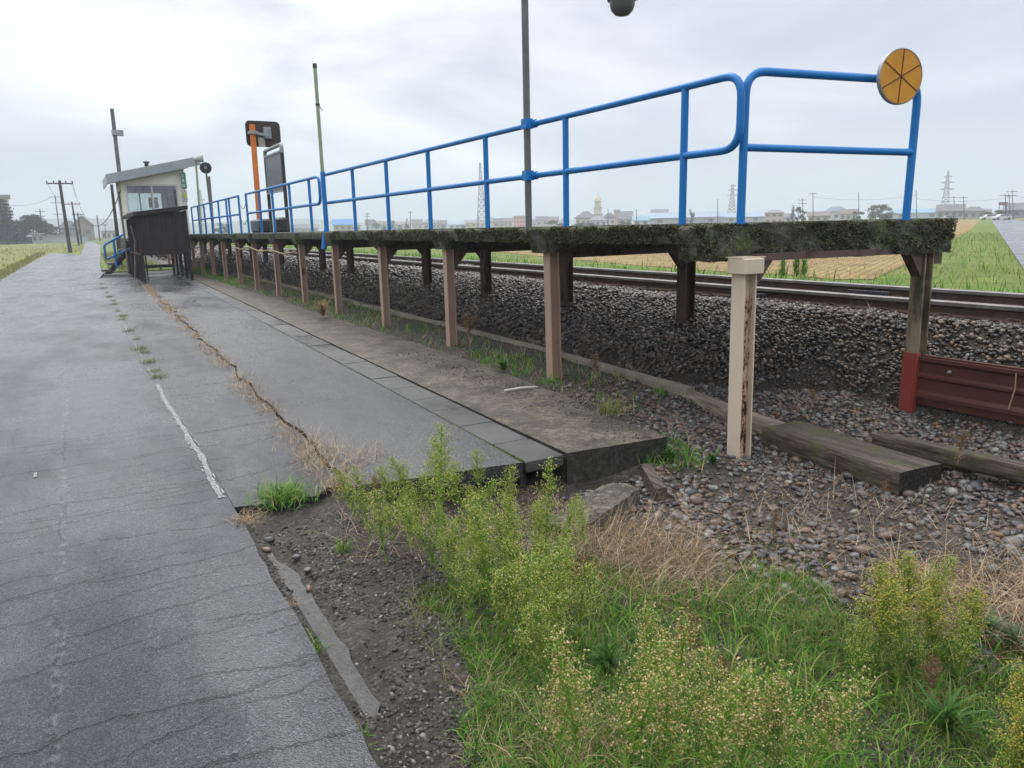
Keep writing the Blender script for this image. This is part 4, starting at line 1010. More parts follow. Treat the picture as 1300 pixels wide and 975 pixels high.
# thin poles around the hut
def pole(name, label, cat, px0, py0, px1, py1, Y, r, mat, zb=None, group=None):
    p, q = aty(px0, py0, Y), aty(px1, py1, Y)
    if zb is not None:
        k = (zb-p.z)/(q.z-p.z) if abs(q.z-p.z) > 1e-6 else 0; p = p.lerp(q, k)
    o = thing(name, label, cat, p, group)
    mb = MB(); mb.tube([p, q], [r, r*.8], 10); mb.build('shaft', mat, o, True); return o, p, q
o, p, q = pole('utility_pole', 'grey pole rising behind the hut roof', 'pole', 155, 250, 142, 138, 38.2, .10, m_pole_grey, 0.0)
mb = MB(); mb.box((q.x+.1, 38.2, q.z-1.0), (.45, .3, .22)); mb.build('bracket', m_grey_metal, o)
o, p, q = pole('floodlight_pole', 'thin pale green pole with a white floodlight beside the hut roof', 'lamp', 254, 275, 248.5, 205, 32.9, .05, m_pole_green, DZ)
mb = MB(); mb.lathe((q.x+.15, 32.7, q.z+.1), [(.05, -.26), (.13, -.05), (.15, .10), (.001, .11)], 14, (.9, -.3, .1)); mb.build('lamp_head', flat('white_lamp_enamel', [(.3, (.32, .34, .33)), (.7, (.42, .43, .42))]), o, True)
o, p, q = pole('round_mirror', 'round grey backed mirror on a thin pole behind the railing', 'mirror', 268, 270, 261, 213, 31.0, .045, m_pole_grey, DZ)
mb = MB(); mb.lathe(q, [(.001, -.05), (.12, -.06), (.20, -.03), (.215, .02), (.001, .03)], 24, (.2, .95, .1)); mb.build('mirror_back', m_darkmetal, o, True)
mb = MB(); mb.lathe(q+Vector((-.01, -.07, 0)), [(.001, -.02), (.06, -.02), (.06, .0), (.001, .01)], 14, (.2, .95, .1)); mb.build('boss', m_grey_metal, o, True)
pole('pole', 'short dark weathered pole right of the round mirror', 'pole', 269, 270, 265.5, 224, 34.5, .06, m_timber, DZ)
# rope slung between the rear platform posts
mb = MB(); pts = []
for (y, z) in ((24.1, 1.18), (22.9, 1.12), (21.6, 1.2), (20.3, 1.10), (19.05, 1.17), (17.8, 1.09), (16.6, 1.16)): pts.append((4.14, y, z))
mb.tube(pts, .018, 6); tag(mb.build('rope', flat('tan_rope', [(.3, (.24, .18, .11)), (.7, (.34, .27, .17))], 30)), 'tan rope slung from post to post under the platform', 'rope')
# wires between the two far railing panels
for z0, lab in ((2.45, 'upper thin dark wire bridging the gap in the railing'), (2.02, 'lower thin dark wire bridging the gap in the railing')):
    mb = MB(); mb.tube([(RX, 22.33+1.04*k/8, z0-.20*math.sin(PI*k/8)) for k in range(9)], .008, 5); tag(mb.build('wire', m_black), lab, 'wire')

# ------------------------------------------------------------------ far left: poles, trees, houses
m_polewood = flat('dark_pole', [(.3, (.045, .04, .038)), (.7, (.08, .072, .066))], 2, .8)
def upole(label, tx, ty, bx, by, arm=None, r=.16, D=None, armz=.6):
    if D is None: b = gz(bx, by, 0)
    else: b = dep(bx, by, D); b.z = 0
    Y = b.y; tp = aty(tx, ty, Y)
    o = thing('utility_pole', label, 'utility pole', b, 'utility poles around the halt')
    mb = MB(); mb.tube([b-Vector((0, 0, .3)), tp], [r, r*.65], 10); mb.build('shaft', m_polewood, o, True)
    if arm:
        for k, z in enumerate(arm[1:]):
            c = b.lerp(tp, (tp.z-z)/tp.z); mb = MB(); w = arm[0]*(1-.15*k)
            mb.beam(c+Vector((-w, .0, 0)), c+Vector((w, 0, 0)), .12, .12)
            for u in (-.95, -.45, .45, .95): mb.lathe(c+Vector((u*w, 0, -.02)), [(.05, .05), (.06, .25), (.02, .30)], 8)
            mb.build('crossarm', m_polewood, o)
    return o, b, tp
o1, b1, t1 = upole('nearest dark wooden pole with a crossarm, leaning at the field corner', 75.4, 229, 89.3, 320.6, (1.15, .3), .20)
o2, b2, t2 = upole('second leaning dark pole along the left roadside', 91, 256, 100.5, 312, (1.2, .4), .2)
o3, b3, t3 = upole('third dark pole along the left roadside, before the gabled house', 98.4, 270, 103.7, 310, (1.0, .4), .2)
o4, b4, t4 = upole('tall thin pole with two crossarms behind the nearest dark pole', 69.6, 248, 77.5, 307, (1.6, .5, 2.2, 5.5), .22, 225)
o5, b5, t5 = upole('grey pole standing in front of the left trees', 50.5, 265, 55.7, 307, (1.2, .8, 2.2), .22, 215)
upole('slim pole right of the far road', 123, 273.5, 127, 306, None, .2, 190)
upole('thin pole carrying a lamp near the white sheds at road end', 133, 285, 134.5, 305, (.6, .2), .12, 210)
o8, b8, t8 = upole('dark pole against the left side of the hut', 141.5, 234, 149, 303, None, .10, 36)
def wire(a, b, sag, r, label):
    mb = MB(); mb.tube([a.lerp(b, k/14)-Vector((0, 0, sag*4*(k/14)*(1-k/14))) for k in range(15)], r, 5)
    tag(mb.build('wire', m_darkmetal), label, 'wire', 'overhead wires')
w1 = t1-Vector((0, 0, .3))
wire(w1+Vector((1.0, 0, 0)), Vector((x0, HY+.2, 3.35)), 2.6, .02, 'sagging wire from the leaning pole to the hut')
for u in (-1.1, 1.1): wire(w1+Vector((u, 0, .2)), t2+Vector((u, 0, -.3)), .8, .018, 'thin overhead wire between the first two roadside poles')
wire(t2+Vector((.5, 0, -.4)), t3+Vector((.5, 0, -.4)), .6, .018, 'thin overhead wire between the second and third roadside poles')
wire(t4+Vector((-1, 0, -.5)), dep(0, 258, 230), 1.5, .05, 'thin overhead wire running left from the tall thin pole')

def leafmat(name, a, b, c):
    return island_mat(name, [(0, a), (.5, b), (1, c)], .7, None, .2)
m_leaf_dk = leafmat('dark_leaf', (.006, .014, .006), (.016, .032, .012), (.038, .060, .02))
m_leaf_md = leafmat('mid_leaf', (.025, .045, .015), (.055, .085, .025), (.10, .13, .04))
m_leaf_cf = leafmat('conifer_leaf', (.008, .016, .011), (.02, .034, .022), (.042, .06, .038))
m_trunk = flat('bark', [(.3, (.05, .04, .032)), (.7, (.09, .075, .06))], 4, .9)
def leaves(P, s, rng):
    n = len(P); u = rng.random((n, 3))-.5; u /= np.linalg.norm(u, axis=1)[:, None]
    v = np.cross(u, rng.random((n, 3))-.5); v /= np.linalg.norm(v, axis=1)[:, None]
    s = (s*(.6+.8*rng.random(n)))[:, None]
    V = np.stack([P-u*s, P+v*s*.45, P+u*s, P-v*s*.45], 1).reshape(-1, 3)
    return V, np.arange(n*4).reshape(-1, 4)
def tree(name, label, base, h, w, kind='round', mat=None, n=2600, group=None, seed=1):
    rng = np.random.default_rng(seed); base = Vector(base)
    o = thing(name, label, 'tree', base, group)
    mb = MB(); mb.tube([base-Vector((0, 0, .2)), base+Vector((0, 0, h*.45)), base+Vector((.02*h, 0, h*.85))], [h*.03, h*.02, h*.006], 8)
    for k in range(7):
        g_ = k*2.4; z = h*(.25+.07*k); mb.tube([base+Vector((0, 0, z)), base+Vector((math.cos(g_)*w*.3, math.sin(g_)*w*.3, z+h*.14))], [h*.012, h*.004], 6)
    mb.build('trunk', m_trunk, o, True)
    if kind == 'conifer':
        tiers = 13; pts = []
        for k in range(tiers):
            t_ = k/(tiers-1); z = h*(.12+.86*t_); rad = w*.5*(1-t_)**.8+.04*w
            for a_ in np.linspace(0, 2*PI, max(4, int(9*(1-t_))+4), endpoint=False):
                aa = a_+rng.random()*.6; L = rad*(.7+.45*rng.random()); m_ = max(5, int(n/120))
                s_ = rng.random(m_)**.7; pts.append(np.stack([np.cos(aa)*L*s_+rng.normal(0, .05*w, m_), np.sin(aa)*L*s_+rng.normal(0, .05*w, m_), z-.16*L*s_+rng.normal(0, .012*h, m_)], -1))
        P = np.concatenate(pts)
    else:
        cl = 26 if n > 1500 else 12; pts = []
        for k in range(cl):
            a_ = rng.random()*2*PI; zz = rng.random(); r_ = w*.42*math.sqrt(max(.05, 1-(1.7*zz-.75)**2))*(.5+.5*rng.random())
            c = np.array([math.cos(a_)*r_, math.sin(a_)*r_, h*(.22+.68*zz)]); q = rng.normal(0, 1, (n//cl, 3)); q /= np.linalg.norm(q, axis=1)[:, None]
            pts.append(c+q*(rng.random((n//cl, 1))**.4)*np.array([w*.17, w*.17, h*.11])*(.7+.6*rng.random()))
        P = np.concatenate(pts)
    P = P+np.array(base)
    V, Q = leaves(P, .022*(h+w)*(.75 if n > 1500 else 1.2), rng)
    np_obj('crown', V, Q, None, mat or m_leaf_md, o)
    return o
def tpx(label, name, px, ptop, wpx, D, kind='round', mat=None, n=2600, group=None, seed=1, zb=0.0):
    b = dep(px, 300, D); b.z = zb; tp = aty(px, ptop, b.y)
    return tree(name, label, b, tp.z-zb, wpx*D/FPX, kind, mat, n, group, seed)
tpx('tall dark conifer with layered boughs at the left edge', 'conifer_tree', 9, 254, 40, 190, 'conifer', m_leaf_cf, 5200, 'trees at left', 3)
tpx('broad dark green tree beside the conifer', 'broadleaf_tree', 43, 272, 40, 205, 'round', m_leaf_dk, 4200, 'trees at left', 4)
tpx('lower dark green tree at the right end of the left tree row', 'broadleaf_tree', 63, 284, 26, 215, 'round', m_leaf_dk, 2600, 'trees at left', 5)
tpx('dark bushy tree low under the conifer', 'broadleaf_tree', 20, 282, 36, 195, 'round', m_leaf_dk, 3000, 'trees at left', 6)
tpx('dark bushy tree at the left edge of the picture', 'broadleaf_tree', -2, 280, 30, 195, 'round', m_leaf_dk, 2600, 'trees at left', 7)

HOUSEMATS = {}
def hm(c, r=.7):
    k = tuple(round(v, 3) for v in c)
    if k not in HOUSEMATS: HOUSEMATS[k] = flat('house_paint', [(.3, tuple(v*.85 for v in c)), (.7, c)], .6, r)
    return HOUSEMATS[k]
m_win = flat('window_dark_glass', [(.3, (.08, .09, .10)), (.7, (.14, .15, .16))], 1, .2)
def house(name, label, base, w, d, h, rh, roof, wallc, roofc, rz=0.0, win=3, group=None, cat='house', storeys=1):
    base = Vector(base); o = thing(name, label, cat, base, group)
    ca, sa = math.cos(rz), math.sin(rz)
    def W(x, y, z): return (base.x+x*ca-y*sa, base.y+x*sa+y*ca, base.z+z)
    mb = MB(); mb.hexa([W(-w/2, -d/2, -.3), W(w/2, -d/2, -.3), W(w/2, d/2, -.3), W(-w/2, d/2, -.3), W(-w/2, -d/2, h), W(w/2, -d/2, h), W(w/2, d/2, h), W(-w/2, d/2, h)])
    if roof == 'gable_front':
        mb.add([W(-w/2, -d/2, h), W(w/2, -d/2, h), W(0, -d/2, h+rh), W(-w/2, d/2, h), W(w/2, d/2, h), W(0, d/2, h+rh)], [(0, 1, 2), (5, 4, 3)])
    if roof == 'gable':
        mb.add([W(-w/2, -d/2, h), W(-w/2, d/2, h), W(-w/2, 0, h+rh), W(w/2, -d/2, h), W(w/2, d/2, h), W(w/2, 0, h+rh)], [(0, 1, 2), (5, 4, 3)])
    mb.build('wall', hm(wallc), o)
    e = .06*min(w, d)+.3; mb = MB(); k = .18
    if roof == 'flat': mb.hexa([W(-w/2-e, -d/2-e, h+.02), W(w/2+e, -d/2-e, h+.02), W(w/2+e, d/2+e, h+.02), W(-w/2-e, d/2+e, h+.02), W(-w/2-e, -d/2-e, h+rh), W(w/2+e, -d/2-e, h+rh), W(w/2+e, d/2+e, h+rh), W(-w/2-e, d/2+e, h+rh)])
    elif roof == 'gable':
        q = rh/(d/2)
        for s in (-1, 1):
            mb.hexa([W(-w/2-e, s*(d/2+e), h-q*e+.03), W(w/2+e, s*(d/2+e), h-q*e+.03), W(w/2+e, 0, h+rh+.03), W(-w/2-e, 0, h+rh+.03), W(-w/2-e, s*(d/2+e), h-q*e+k), W(w/2+e, s*(d/2+e), h-q*e+k), W(w/2+e, 0, h+rh+k+.05), W(-w/2-e, 0, h+rh+k+.05)])
    elif roof == 'gable_front':
        q = rh/(w/2)
        for s in (-1, 1):
            mb.hexa([W(s*(w/2+e), -d/2-e, h-q*e+.03), W(s*(w/2+e), d/2+e, h-q*e+.03), W(0, d/2+e, h+rh+.03), W(0, -d/2-e, h+rh+.03), W(s*(w/2+e), -d/2-e, h-q*e+k), W(s*(w/2+e), d/2+e, h-q*e+k), W(0, d/2+e, h+rh+k+.05), W(0, -d/2-e, h+rh+k+.05)])
    elif roof == 'hip':
        r = max(.3, w/2-d/2) if w > d else .3
        mb.add([W(-w/2-e, -d/2-e, h), W(w/2+e, -d/2-e, h), W(w/2+e, d/2+e, h), W(-w/2-e, d/2+e, h), W(-w/2-e, -d/2-e, h+.15), W(w/2+e, -d/2-e, h+.15), W(w/2+e, d/2+e, h+.15), W(-w/2-e, d/2+e, h+.15), W(-r, 0, h+rh), W(r, 0, h+rh)],
               [(3, 2, 1, 0), (0, 1, 5, 4), (1, 2, 6, 5), (2, 3, 7, 6), (3, 0, 4, 7), (4, 5, 9, 8), (6, 7, 8, 9), (5, 6, 9), (7, 4, 8)])
    mb.build('roof', hm(roofc, .45), o)
    for s_ in range(storeys):
        for i in range(win):
            x = -w/2+w*(i+.5)/win; zc = h*(s_+.55)/storeys; ww = min(w/win*.5, 2.2); wh = min(h/storeys*.42, 1.4)
            mb = MB(); a_ = W(x, -d/2-.04, zc); mb.box(a_, (ww, .08, wh), rz); mb.build('window', m_win, o)
    return o
def hpx(name, label, px0, px1, D, h, rh, roof, wallc, roofc, dfac=.6, win=3, group=None, cat='house', rz=None, storeys=1, zb=0.0):
    c = dep((px0+px1)/2, 292, D); c.z = zb; w = abs(px1-px0)*D/FPX
    face = math.atan2(c.x, c.y)
    return house(name, label, c, w, w*dfac, h, rh, roof, wallc, roofc, -face if rz is None else -face+rz, win, group, cat, storeys)
hpx('house', 'brown gabled house with grey walls at the end of the left road', 97, 117, 240, 5.2, 2.6, 'gable_front', (.30, .235, .19), (.09, .085, .085), 1.0, 2, rz=-.12)
hpx('house', 'grey roofed house left of the brown gabled house', 77, 98, 255, 4.2, 2.6, 'hip', (.25, .26, .28), (.10, .105, .12), .6, 3)
hpx('concrete_building', 'pale flat roofed concrete building cut by the left edge', -14, 14, 215, 12.5, 1.1, 'flat', (.50, .47, .42), (.22, .21, .20), .6, 4, cat='building', storeys=3)
hpx('storage_shed', 'low white shed among the left trees', 40, 53, 195, 2.3, .3, 'flat', (.36, .38, .39), (.30, .31, .32), .7, 2, cat='shed')
hpx('storage_shed', 'pale flat shed at the road end right of the gabled house', 129, 146, 230, 2.8, .3, 'flat', (.55, .55, .54), (.40, .41, .42), .7, 3, cat='shed')
hpx('garden_wall', 'long low white wall behind the left field', 55, 107, 200, 1.9, .18, 'flat', (.44, .43, .41), (.33, .32, .30), .02, 0, cat='wall')
hpx('garden_wall', 'dark low fence beneath the left trees', -20, 40, 200, 1.7, .1, 'flat', (.07, .08, .08), (.09, .09, .09), .01, 0, cat='fence')
c_ = thing('hedge', 'dark reddish brown hedge along the railway beyond the steps', 'hedge', (5.6, 60, 0))
P = np.stack([4.3+2.4*RNG.random(5000), 50+50*RNG.random(5000), 1.35*RNG.random(5000)**.8], -1); V, Q = leaves(P, .12, RNG); np_obj('foliage', V, Q, None, island_mat('brown_hedge_leaf', [(0, (.035, .028, .02)), (.6, (.08, .055, .04)), (1, (.07, .09, .03))], .8), c_)
# ------------------------------------------------------------------ distant village
_hpx0 = hpx; VS = 1.3
def hpx(name, label, px0, px1, D, h, rh, *a, **k): return _hpx0(name, label, px0, px1, D*VS, h*VS*.82, rh*VS*.9, *a, **k)
GR, BL, DK, BR, WH, CR, TN = (.17, .18, .20), (.27, .345, .43), (.08, .085, .095), (.16, .12, .10), (.55, .55, .54), (.48, .43, .35), (.42, .33, .20)
hpx('house', 'tan house with a bright blue roof left of the first railing posts', 424, 447, 330, 4.6, 2.2, 'gable', TN, (.06, .22, .55), .6, 3)
SM = 'small hazy houses of the distant village'
SML = {0: 'small hazy grey roofed house low in the distant village', 1: 'small hazy dark roofed house low in the distant village', 2: 'small hazy brown roofed house low in the distant village'}
r_ = random.Random(4)
for k, px in enumerate([452, 470, 484, 499, 512, 530, 546, 560, 608, 624, 634, 645, 676, 688, 702, 716, 381, 396, 370]):
    c = k % 3; w = 10+r_.random()*9
    hpx('house', SML[c], px-w/2, px+w/2, 380+r_.random()*140, 3.2+r_.random()*2.2, 1.6+r_.random()*1.4, ('hip', 'gable', 'gable')[c], (CR, WH, TN)[(k//2) % 3], (GR, DK, BR)[c], .7, 2, SM)
hpx('factory_shed', 'low shed with pale blue roof behind the third railing bay', 570, 592, 430, 3.6, 1.8, 'gable', WH, BL, .5, 3, cat='shed')
hpx('house', 'cream walled house right of the pale blue shed', 591, 605, 420, 4.6, 1.4, 'gable', (.55, .47, .28), GR, .7, 2)
hpx('apartment_block', 'pinkish orange flat roofed block left of the grey lamp post', 652, 667, 450, 8.2, .4, 'flat', (.60, .26, .17), (.50, .25, .18), .6, 4, cat='building', storeys=3)
hpx('temple_house', 'large traditional house with sweeping dark tiled hip roof', 731, 757, 300, 4.4, 3.0, 'hip', CR, DK, .8, 4)
hpx('house', 'long low grey tiled house right of the temple like house', 748, 770, 280, 3.0, 1.8, 'hip', WH, GR, .6, 3)
hpx('house', 'dark roofed house between white tower and orange block', 766, 781, 300, 4.2, 2.2, 'hip', WH, DK, .7, 2)
hpx('house', 'grey gable roofed house right of the orange block', 786, 802, 290, 4.0, 2.6, 'gable', CR, GR, .7, 2)
hpx('tower_block', 'narrow orange tower block rising over the dark roofs', 779, 787, 430, 10.5, .4, 'flat', (.55, .22, .12), (.40, .18, .12), .9, 2, cat='building', storeys=4)
# white tower of stacked tiers with a pale steeple
b = dep(759, 292, 420); b.z = 0
tw = thing('tower', 'pale stepped tower with a pointed steeple in the hazy village', 'tower', b)
z = 0; s = 3.6
for k in range(4):
    mb = MB(); mb.box((b.x, b.y, z+1.6), (s*1.5, s*1.5, 3.2), -.9); mb.build('tier', hm((.56, .52, .45)), tw)
    mb = MB(); mb.box((b.x, b.y, z+3.35), (s*1.85, s*1.85, .25), -.9); mb.build('eave', hm((.38, .33, .27)), tw); z += 3.5; s *= .82
mb = MB(); mb.lathe((b.x, b.y, z), [(2.2, 0), (1.6, 1.5), (.5, 3.2), (.1, 4.4)], 8); mb.build('steeple', hm((.58, .52, .38)), tw)
hpx('factory_shed', 'white shed with turquoise blue roof at the left of the long works', 804, 824, 262, 2.8, 1.3, 'gable', WH, (.20, .38, .44), .5, 2, cat='shed')
hpx('factory_shed', 'very long works shed with light blue roof behind the railing end', 823, 916, 270, 3.6, 1.7, 'gable', (.36, .38, .41), BL, .2, 3, cat='shed')  # wall colour lightened towards haze
hpx('factory_shed', 'raised grey roofed shed behind the long works shed', 827, 847, 300, 6.0, 1.4, 'gable', WH, GR, .5, 3, cat='shed')
hpx('factory_shed', 'blue grey shed between the long works and the beige house', 914, 972, 300, 3.4, 1.6, 'gable', (.37, .39, .43), (.27, .34, .43), .3, 2, cat='shed')  # haze painted into the pale wall grey here too
hpx('house', 'beige two storey house with pinkish grey roof', 971, 993, 235, 4.0, 1.1, 'hip', (.50, .40, .32), (.22, .18, .18), .6, 3, storeys=2)
hpx('house', 'white low house right of the beige house', 989, 1003, 240, 2.4, 1.1, 'gable', WH, GR, .6, 2)
hpx('house', 'house with blue grey hip roof seen over the mossy end beam', 1047, 1074, 260, 4.2, 2.0, 'hip', WH, (.15, .18, .24), .6, 3)
hpx('house', 'cream house with brown roof just right of the blue grey roof', 1066, 1086, 250, 3.4, 1.3, 'gable', CR, BR, .6, 3)
hpx('house', 'low brown roofed house left of the blue grey roof', 1026, 1050, 250, 2.8, 1.2, 'gable', TN, BR, .6, 3)
hpx('factory_shed', 'long bright blue roof low behind the end railing post', 1128, 1196, 300, 3.4, 1.4, 'gable', (.38, .40, .43), (.20, .33, .45), .2, 2, cat='shed')  # wall grey also carries painted haze
hpx('house', 'grey brown farmhouse under the right hand pylon', 1190, 1219, 215, 3.3, 1.7, 'gable', (.36, .30, .25), (.15, .135, .13), .6, 4)
hpx('house', 'dark grey hip roofed house left of the far road end', 1222, 1246, 225, 2.8, 1.6, 'hip', (.33, .31, .29), (.12, .12, .13), .6, 3)
hpx('storage_shed', 'small brown shed at the end of the far road', 1242, 1254, 230, 2.6, .7, 'gable', (.25, .22, .19), BR, .6, 2, cat='shed')
hpx('house', 'grey house with broad grey roof at the right picture edge', 1276, 1312, 200, 3.1, 1.6, 'gable', (.24, .24, .25), (.15, .15, .16), .5, 4)
b = dep(1270, 292, 215); b.z = 0
o = thing('billboard', 'brown billboard on posts left of the grey edge house', 'billboard', b)
mb = MB(); mb.box((b.x, b.y, 4.6), (2.2, .2, .9), -1.0); mb.build('board', hm((.22, .12, .09)), o)
mb = MB(); [mb.box((b.x+u*.6, b.y-u*.9, 2.1), (.12, .12, 4.2)) for u in (-.8, .8)]; mb.build('leg', m_polewood, o)
def car(label, px, D, col, rz):
    b = dep(px, 292, D); b.z = .24; o = thing('parked_car', label, 'car', b, 'white cars at the far road end')
    ca, sa = math.cos(rz), math.sin(rz)
    def W(x, y, z): return (b.x+x*ca-y*sa, b.y+x*sa+y*ca, b.z+z)
    mb = MB(); prof = [(-2.1, .35), (2.1, .35), (2.15, .7), (2.0, .85), (1.1, .95), (.6, 1.42), (-1.2, 1.45), (-2.0, 1.0), (-2.15, .8)]
    mb.prism([W(x, -.8, z) for x, z in prof], Vector(W(0, .8, 0))-Vector(W(0, -.8, 0))); mb.build('body', hm(col, .25), o)
    mb = MB(); pr = [(.98, .97), (.56, 1.36), (-1.1, 1.38), (-1.75, 1.0)]
    mb.prism([W(x, -.82, z) for x, z in pr], Vector(W(0, .82, 0))-Vector(W(0, -.82, 0))); mb.build('window', m_win, o)
    for x in (-1.3, 1.3):
        for y in (-.72, .72):
            mb = MB(); ax = Vector((-sa, ca, 0)); mb.lathe(W(x, y, .32), [(.2, -.1), (.32, -.09), (.32, .09), (.2, .1)], 14, ax); mb.build('wheel', m_black, o)
car('white car at the very end of the far road', 1254, 205, (.62, .62, .63), 2.4); car('white car parked right of the far road end', 1270, 190, (.60, .60, .60), 2.6); car('silver car left of the far road end', 1203, 190, (.40, .42, .44), 2.3)
VT = 'trees of the distant village'
tpx('slender conifer in the small cluster right of the beige house', 'conifer_tree', 1005, 261, 9, 240, 'conifer', m_leaf_md, 700, VT, 11)
tpx('bushy middle tree of the cluster right of the beige house', 'broadleaf_tree', 1012, 262, 10, 245, 'round', m_leaf_md, 900, VT, 12)
tpx('short tree at the right of the cluster by the beige house', 'broadleaf_tree', 1019, 266, 9, 240, 'round', m_leaf_md, 700, VT, 13)
tpx('broad rounded dark tree above the mossy end beam', 'broadleaf_tree', 1115, 259, 34, 225, 'round', m_leaf_md, 2600, VT, 14)
tpx('low green bush left of the broad rounded tree', 'bush', 1086, 267, 20, 235, 'round', m_leaf_md, 900, VT, 15)
tpx('bushy green tree before the orange tower block', 'broadleaf_tree', 790, 281, 22, 270, 'round', m_leaf_md, 900, VT, 16)
tpx('low green bush under the temple like house', 'bush', 742, 283, 34, 270, 'round', m_leaf_md, 900, VT, 17)
tpx('green bushes left of the blue post by the temple like house', 'bush', 706, 279, 26, 330, 'round', m_leaf_md, 900, VT, 18)
tpx('small tree behind the long works shed roof', 'broadleaf_tree', 877, 265, 9, 310, 'round', m_leaf_md, 600, VT, 19)
tpx('upright dark tree near the second railing post', 'broadleaf_tree', 517, 276, 7, 400, 'round', m_leaf_dk, 500, VT, 20)
for k, (px, top, w) in enumerate(((478, 279, 12), (488, 282, 9), (499, 279, 8), (440, 284, 14), (509, 284, 8), (563, 283, 6), (588, 284, 9))):
    tpx('small hazy tree among the low distant roofs', 'broadleaf_tree', px, top, w, 400+10*k, 'round', m_leaf_md, 420, VT, 30+k)
tpx('grassy mound with bushes right of the far road', 'bush', 1262, 266, 26, 215, 'round', m_leaf_md, 1200, VT, 41)
tpx('bushes right of the white floodlight pole far away', 'bush', 285, 283, 26, 300, 'round', m_leaf_md, 900, VT, 42)
m_pylon = flat('hazed_galvanised_lattice', [(.3, (.26, .27, .29)), (.7, (.34, .35, .37))], 1, .6)  # steel grey painted lighter to stand in for haze on the pylons
def pylon(label, px, ytop, D, wb, arms):
    b = dep(px, 292, D); b.z = 0; tp = aty(px, ytop, b.y); H = tp.z; o = thing('pylon', label, 'pylon', b, 'power pylons on the plain')
    rz = -math.atan2(b.x, b.y); ca, sa = math.cos(rz), math.sin(rz); s = wb*D/FPX/2; r = .00042*D
    def W(x, y, z): return Vector((b.x+x*ca-y*sa, b.y+x*sa+y*ca, z))
    def hw(t): return s*max(.10, (1-t)**1.15*.9+.10)
    mb = MB(); n = 11
    for (i, j) in ((-1, -1), (1, -1), (1, 1), (-1, 1)): mb.tube([W(i*hw(t), j*hw(t), H*t) for t in np.linspace(0, 1, 7)], r*1.5, 4)
    mb.build('leg_frame', m_pylon, o)
    mb = MB()
    for k in range(n):
        t0, t1 = k/n, (k+1)/n; a, c = hw(t0), hw(t1)
        for j in (-1, 1):
            mb.tube([W(-a, j*a, H*t0), W(c, j*c, H*t1)], r, 4); mb.tube([W(a, j*a, H*t0), W(-c, j*c, H*t1)], r, 4)
            mb.tube([W(j*a, -a, H*t0), W(j*c, c, H*t1)], r, 4); mb.tube([W(-c, j*c, H*t1), W(c, j*c, H*t1)], r, 4)
    mb.build('bracing', m_pylon, o)
    for (t, w) in arms:
        mb = MB(); z = H*t
        for sg in (-1, 1):
            tip = W(sg*w*s, 0, z); mb.tube([W(sg*hw(t), -hw(t), z), tip], r*1.2, 4); mb.tube([W(sg*hw(t), hw(t), z), tip], r*1.2, 4); mb.tube([W(0, 0, z+H*.035), tip], r, 4)
        mb.build('crossarm', m_pylon, o)
pylon('tall narrow lattice pylon seen through the railing left of the lamp post', 612, 207, 420, 13, ((.93, .25),))
pylon('faint lattice pylon just left of the end railing post', 928, 234, 520, 13, ((.72, .9), (.85, .9), (.96, .6)))
pylon('lattice pylon with wide arms above the right hand farmhouse', 1197, 217, 420, 12, ((.62, 1.35), (.76, 1.1), (.88, .8)))
pylon('faint far pylon right of the round mirror pole', 259, 241, 520, 11, ((.6, .9), (.78, .9)))
VP = 'poles of the distant village'
def vpole(px, y0, D, label, arm=None):
    b = dep(px, 292, D); b.z = 0; tp = aty(px, y0, b.y); o = thing('utility_pole', label, 'utility pole', b, VP)
    mb = MB(); mb.tube([b, tp], [.0006*D, .00045*D], 6); mb.build('shaft', m_polewood, o)
    if arm:
        mb = MB()
        for k in range(arm): mb.beam(tp+Vector((-.9, .9, -.5-1.1*k)), tp+Vector((.9, -.9, -.5-1.1*k)), .16, .16)
        mb.build('crossarm', m_polewood, o)
for (px, y0, D, lab, arm) in ((466, 270, 330, 'hazy pole with arms left of the second railing post', 2), (521, 268, 340, 'slim hazy pole between the second and third railing posts', 1), (607, 272, 330, 'slim hazy pole at the foot of the tall narrow pylon', None),
        (1032, 244, 240, 'hazy pole with lamp right of the tree cluster', 1), (1019, 252, 250, 'hazy armed pole behind the tree cluster', 2), (1090, 244, 240, 'slim pole left of the broad rounded tree', None), (1163, 241, 250, 'slim pole right of the end railing post', None),
        (1223, 249, 240, 'dark pole between the two right hand houses', 2), (1211, 249, 300, 'faint pole beside the right hand pylon', 1), (1276, 246, 210, 'pole left of the grey edge house', 1), (1285, 241, 205, 'tallest pole in front of the grey edge house', 2),
        (1281, 246, 200, 'thin pole between two poles by the grey edge house', None), (911, 253, 300, 'slim pole left of the faint pylon', None), (772, 265, 330, 'slim pole over the dark roofs', None), (808, 265, 300, 'slim pole at the turquoise roof', None), (862, 262, 300, 'pole behind the long works roof', None)):
    vpole(px, y0, D, lab, arm)
for k, (pa, pb, D, z, lab) in enumerate(((1285, 1340, 205, 247, 'overhead wire leaving right from the tallest edge pole'), (1163, 1285, 250, 252, 'thin overhead wire crossing toward the edge poles'), (1032, 1163, 250, 250, 'thin overhead wire over the broad rounded tree'))):
    a, c = dep(pa, z, D), dep(pb, z-2, D); mb = MB(); mb.tube([a.lerp(c, t_)-Vector((0, 0, 4*1.2*t_*(1-t_))) for t_ in np.linspace(0, 1, 12)], .035, 4); tag(mb.build('wire', m_darkmetal), lab, 'wire', 'overhead wires')

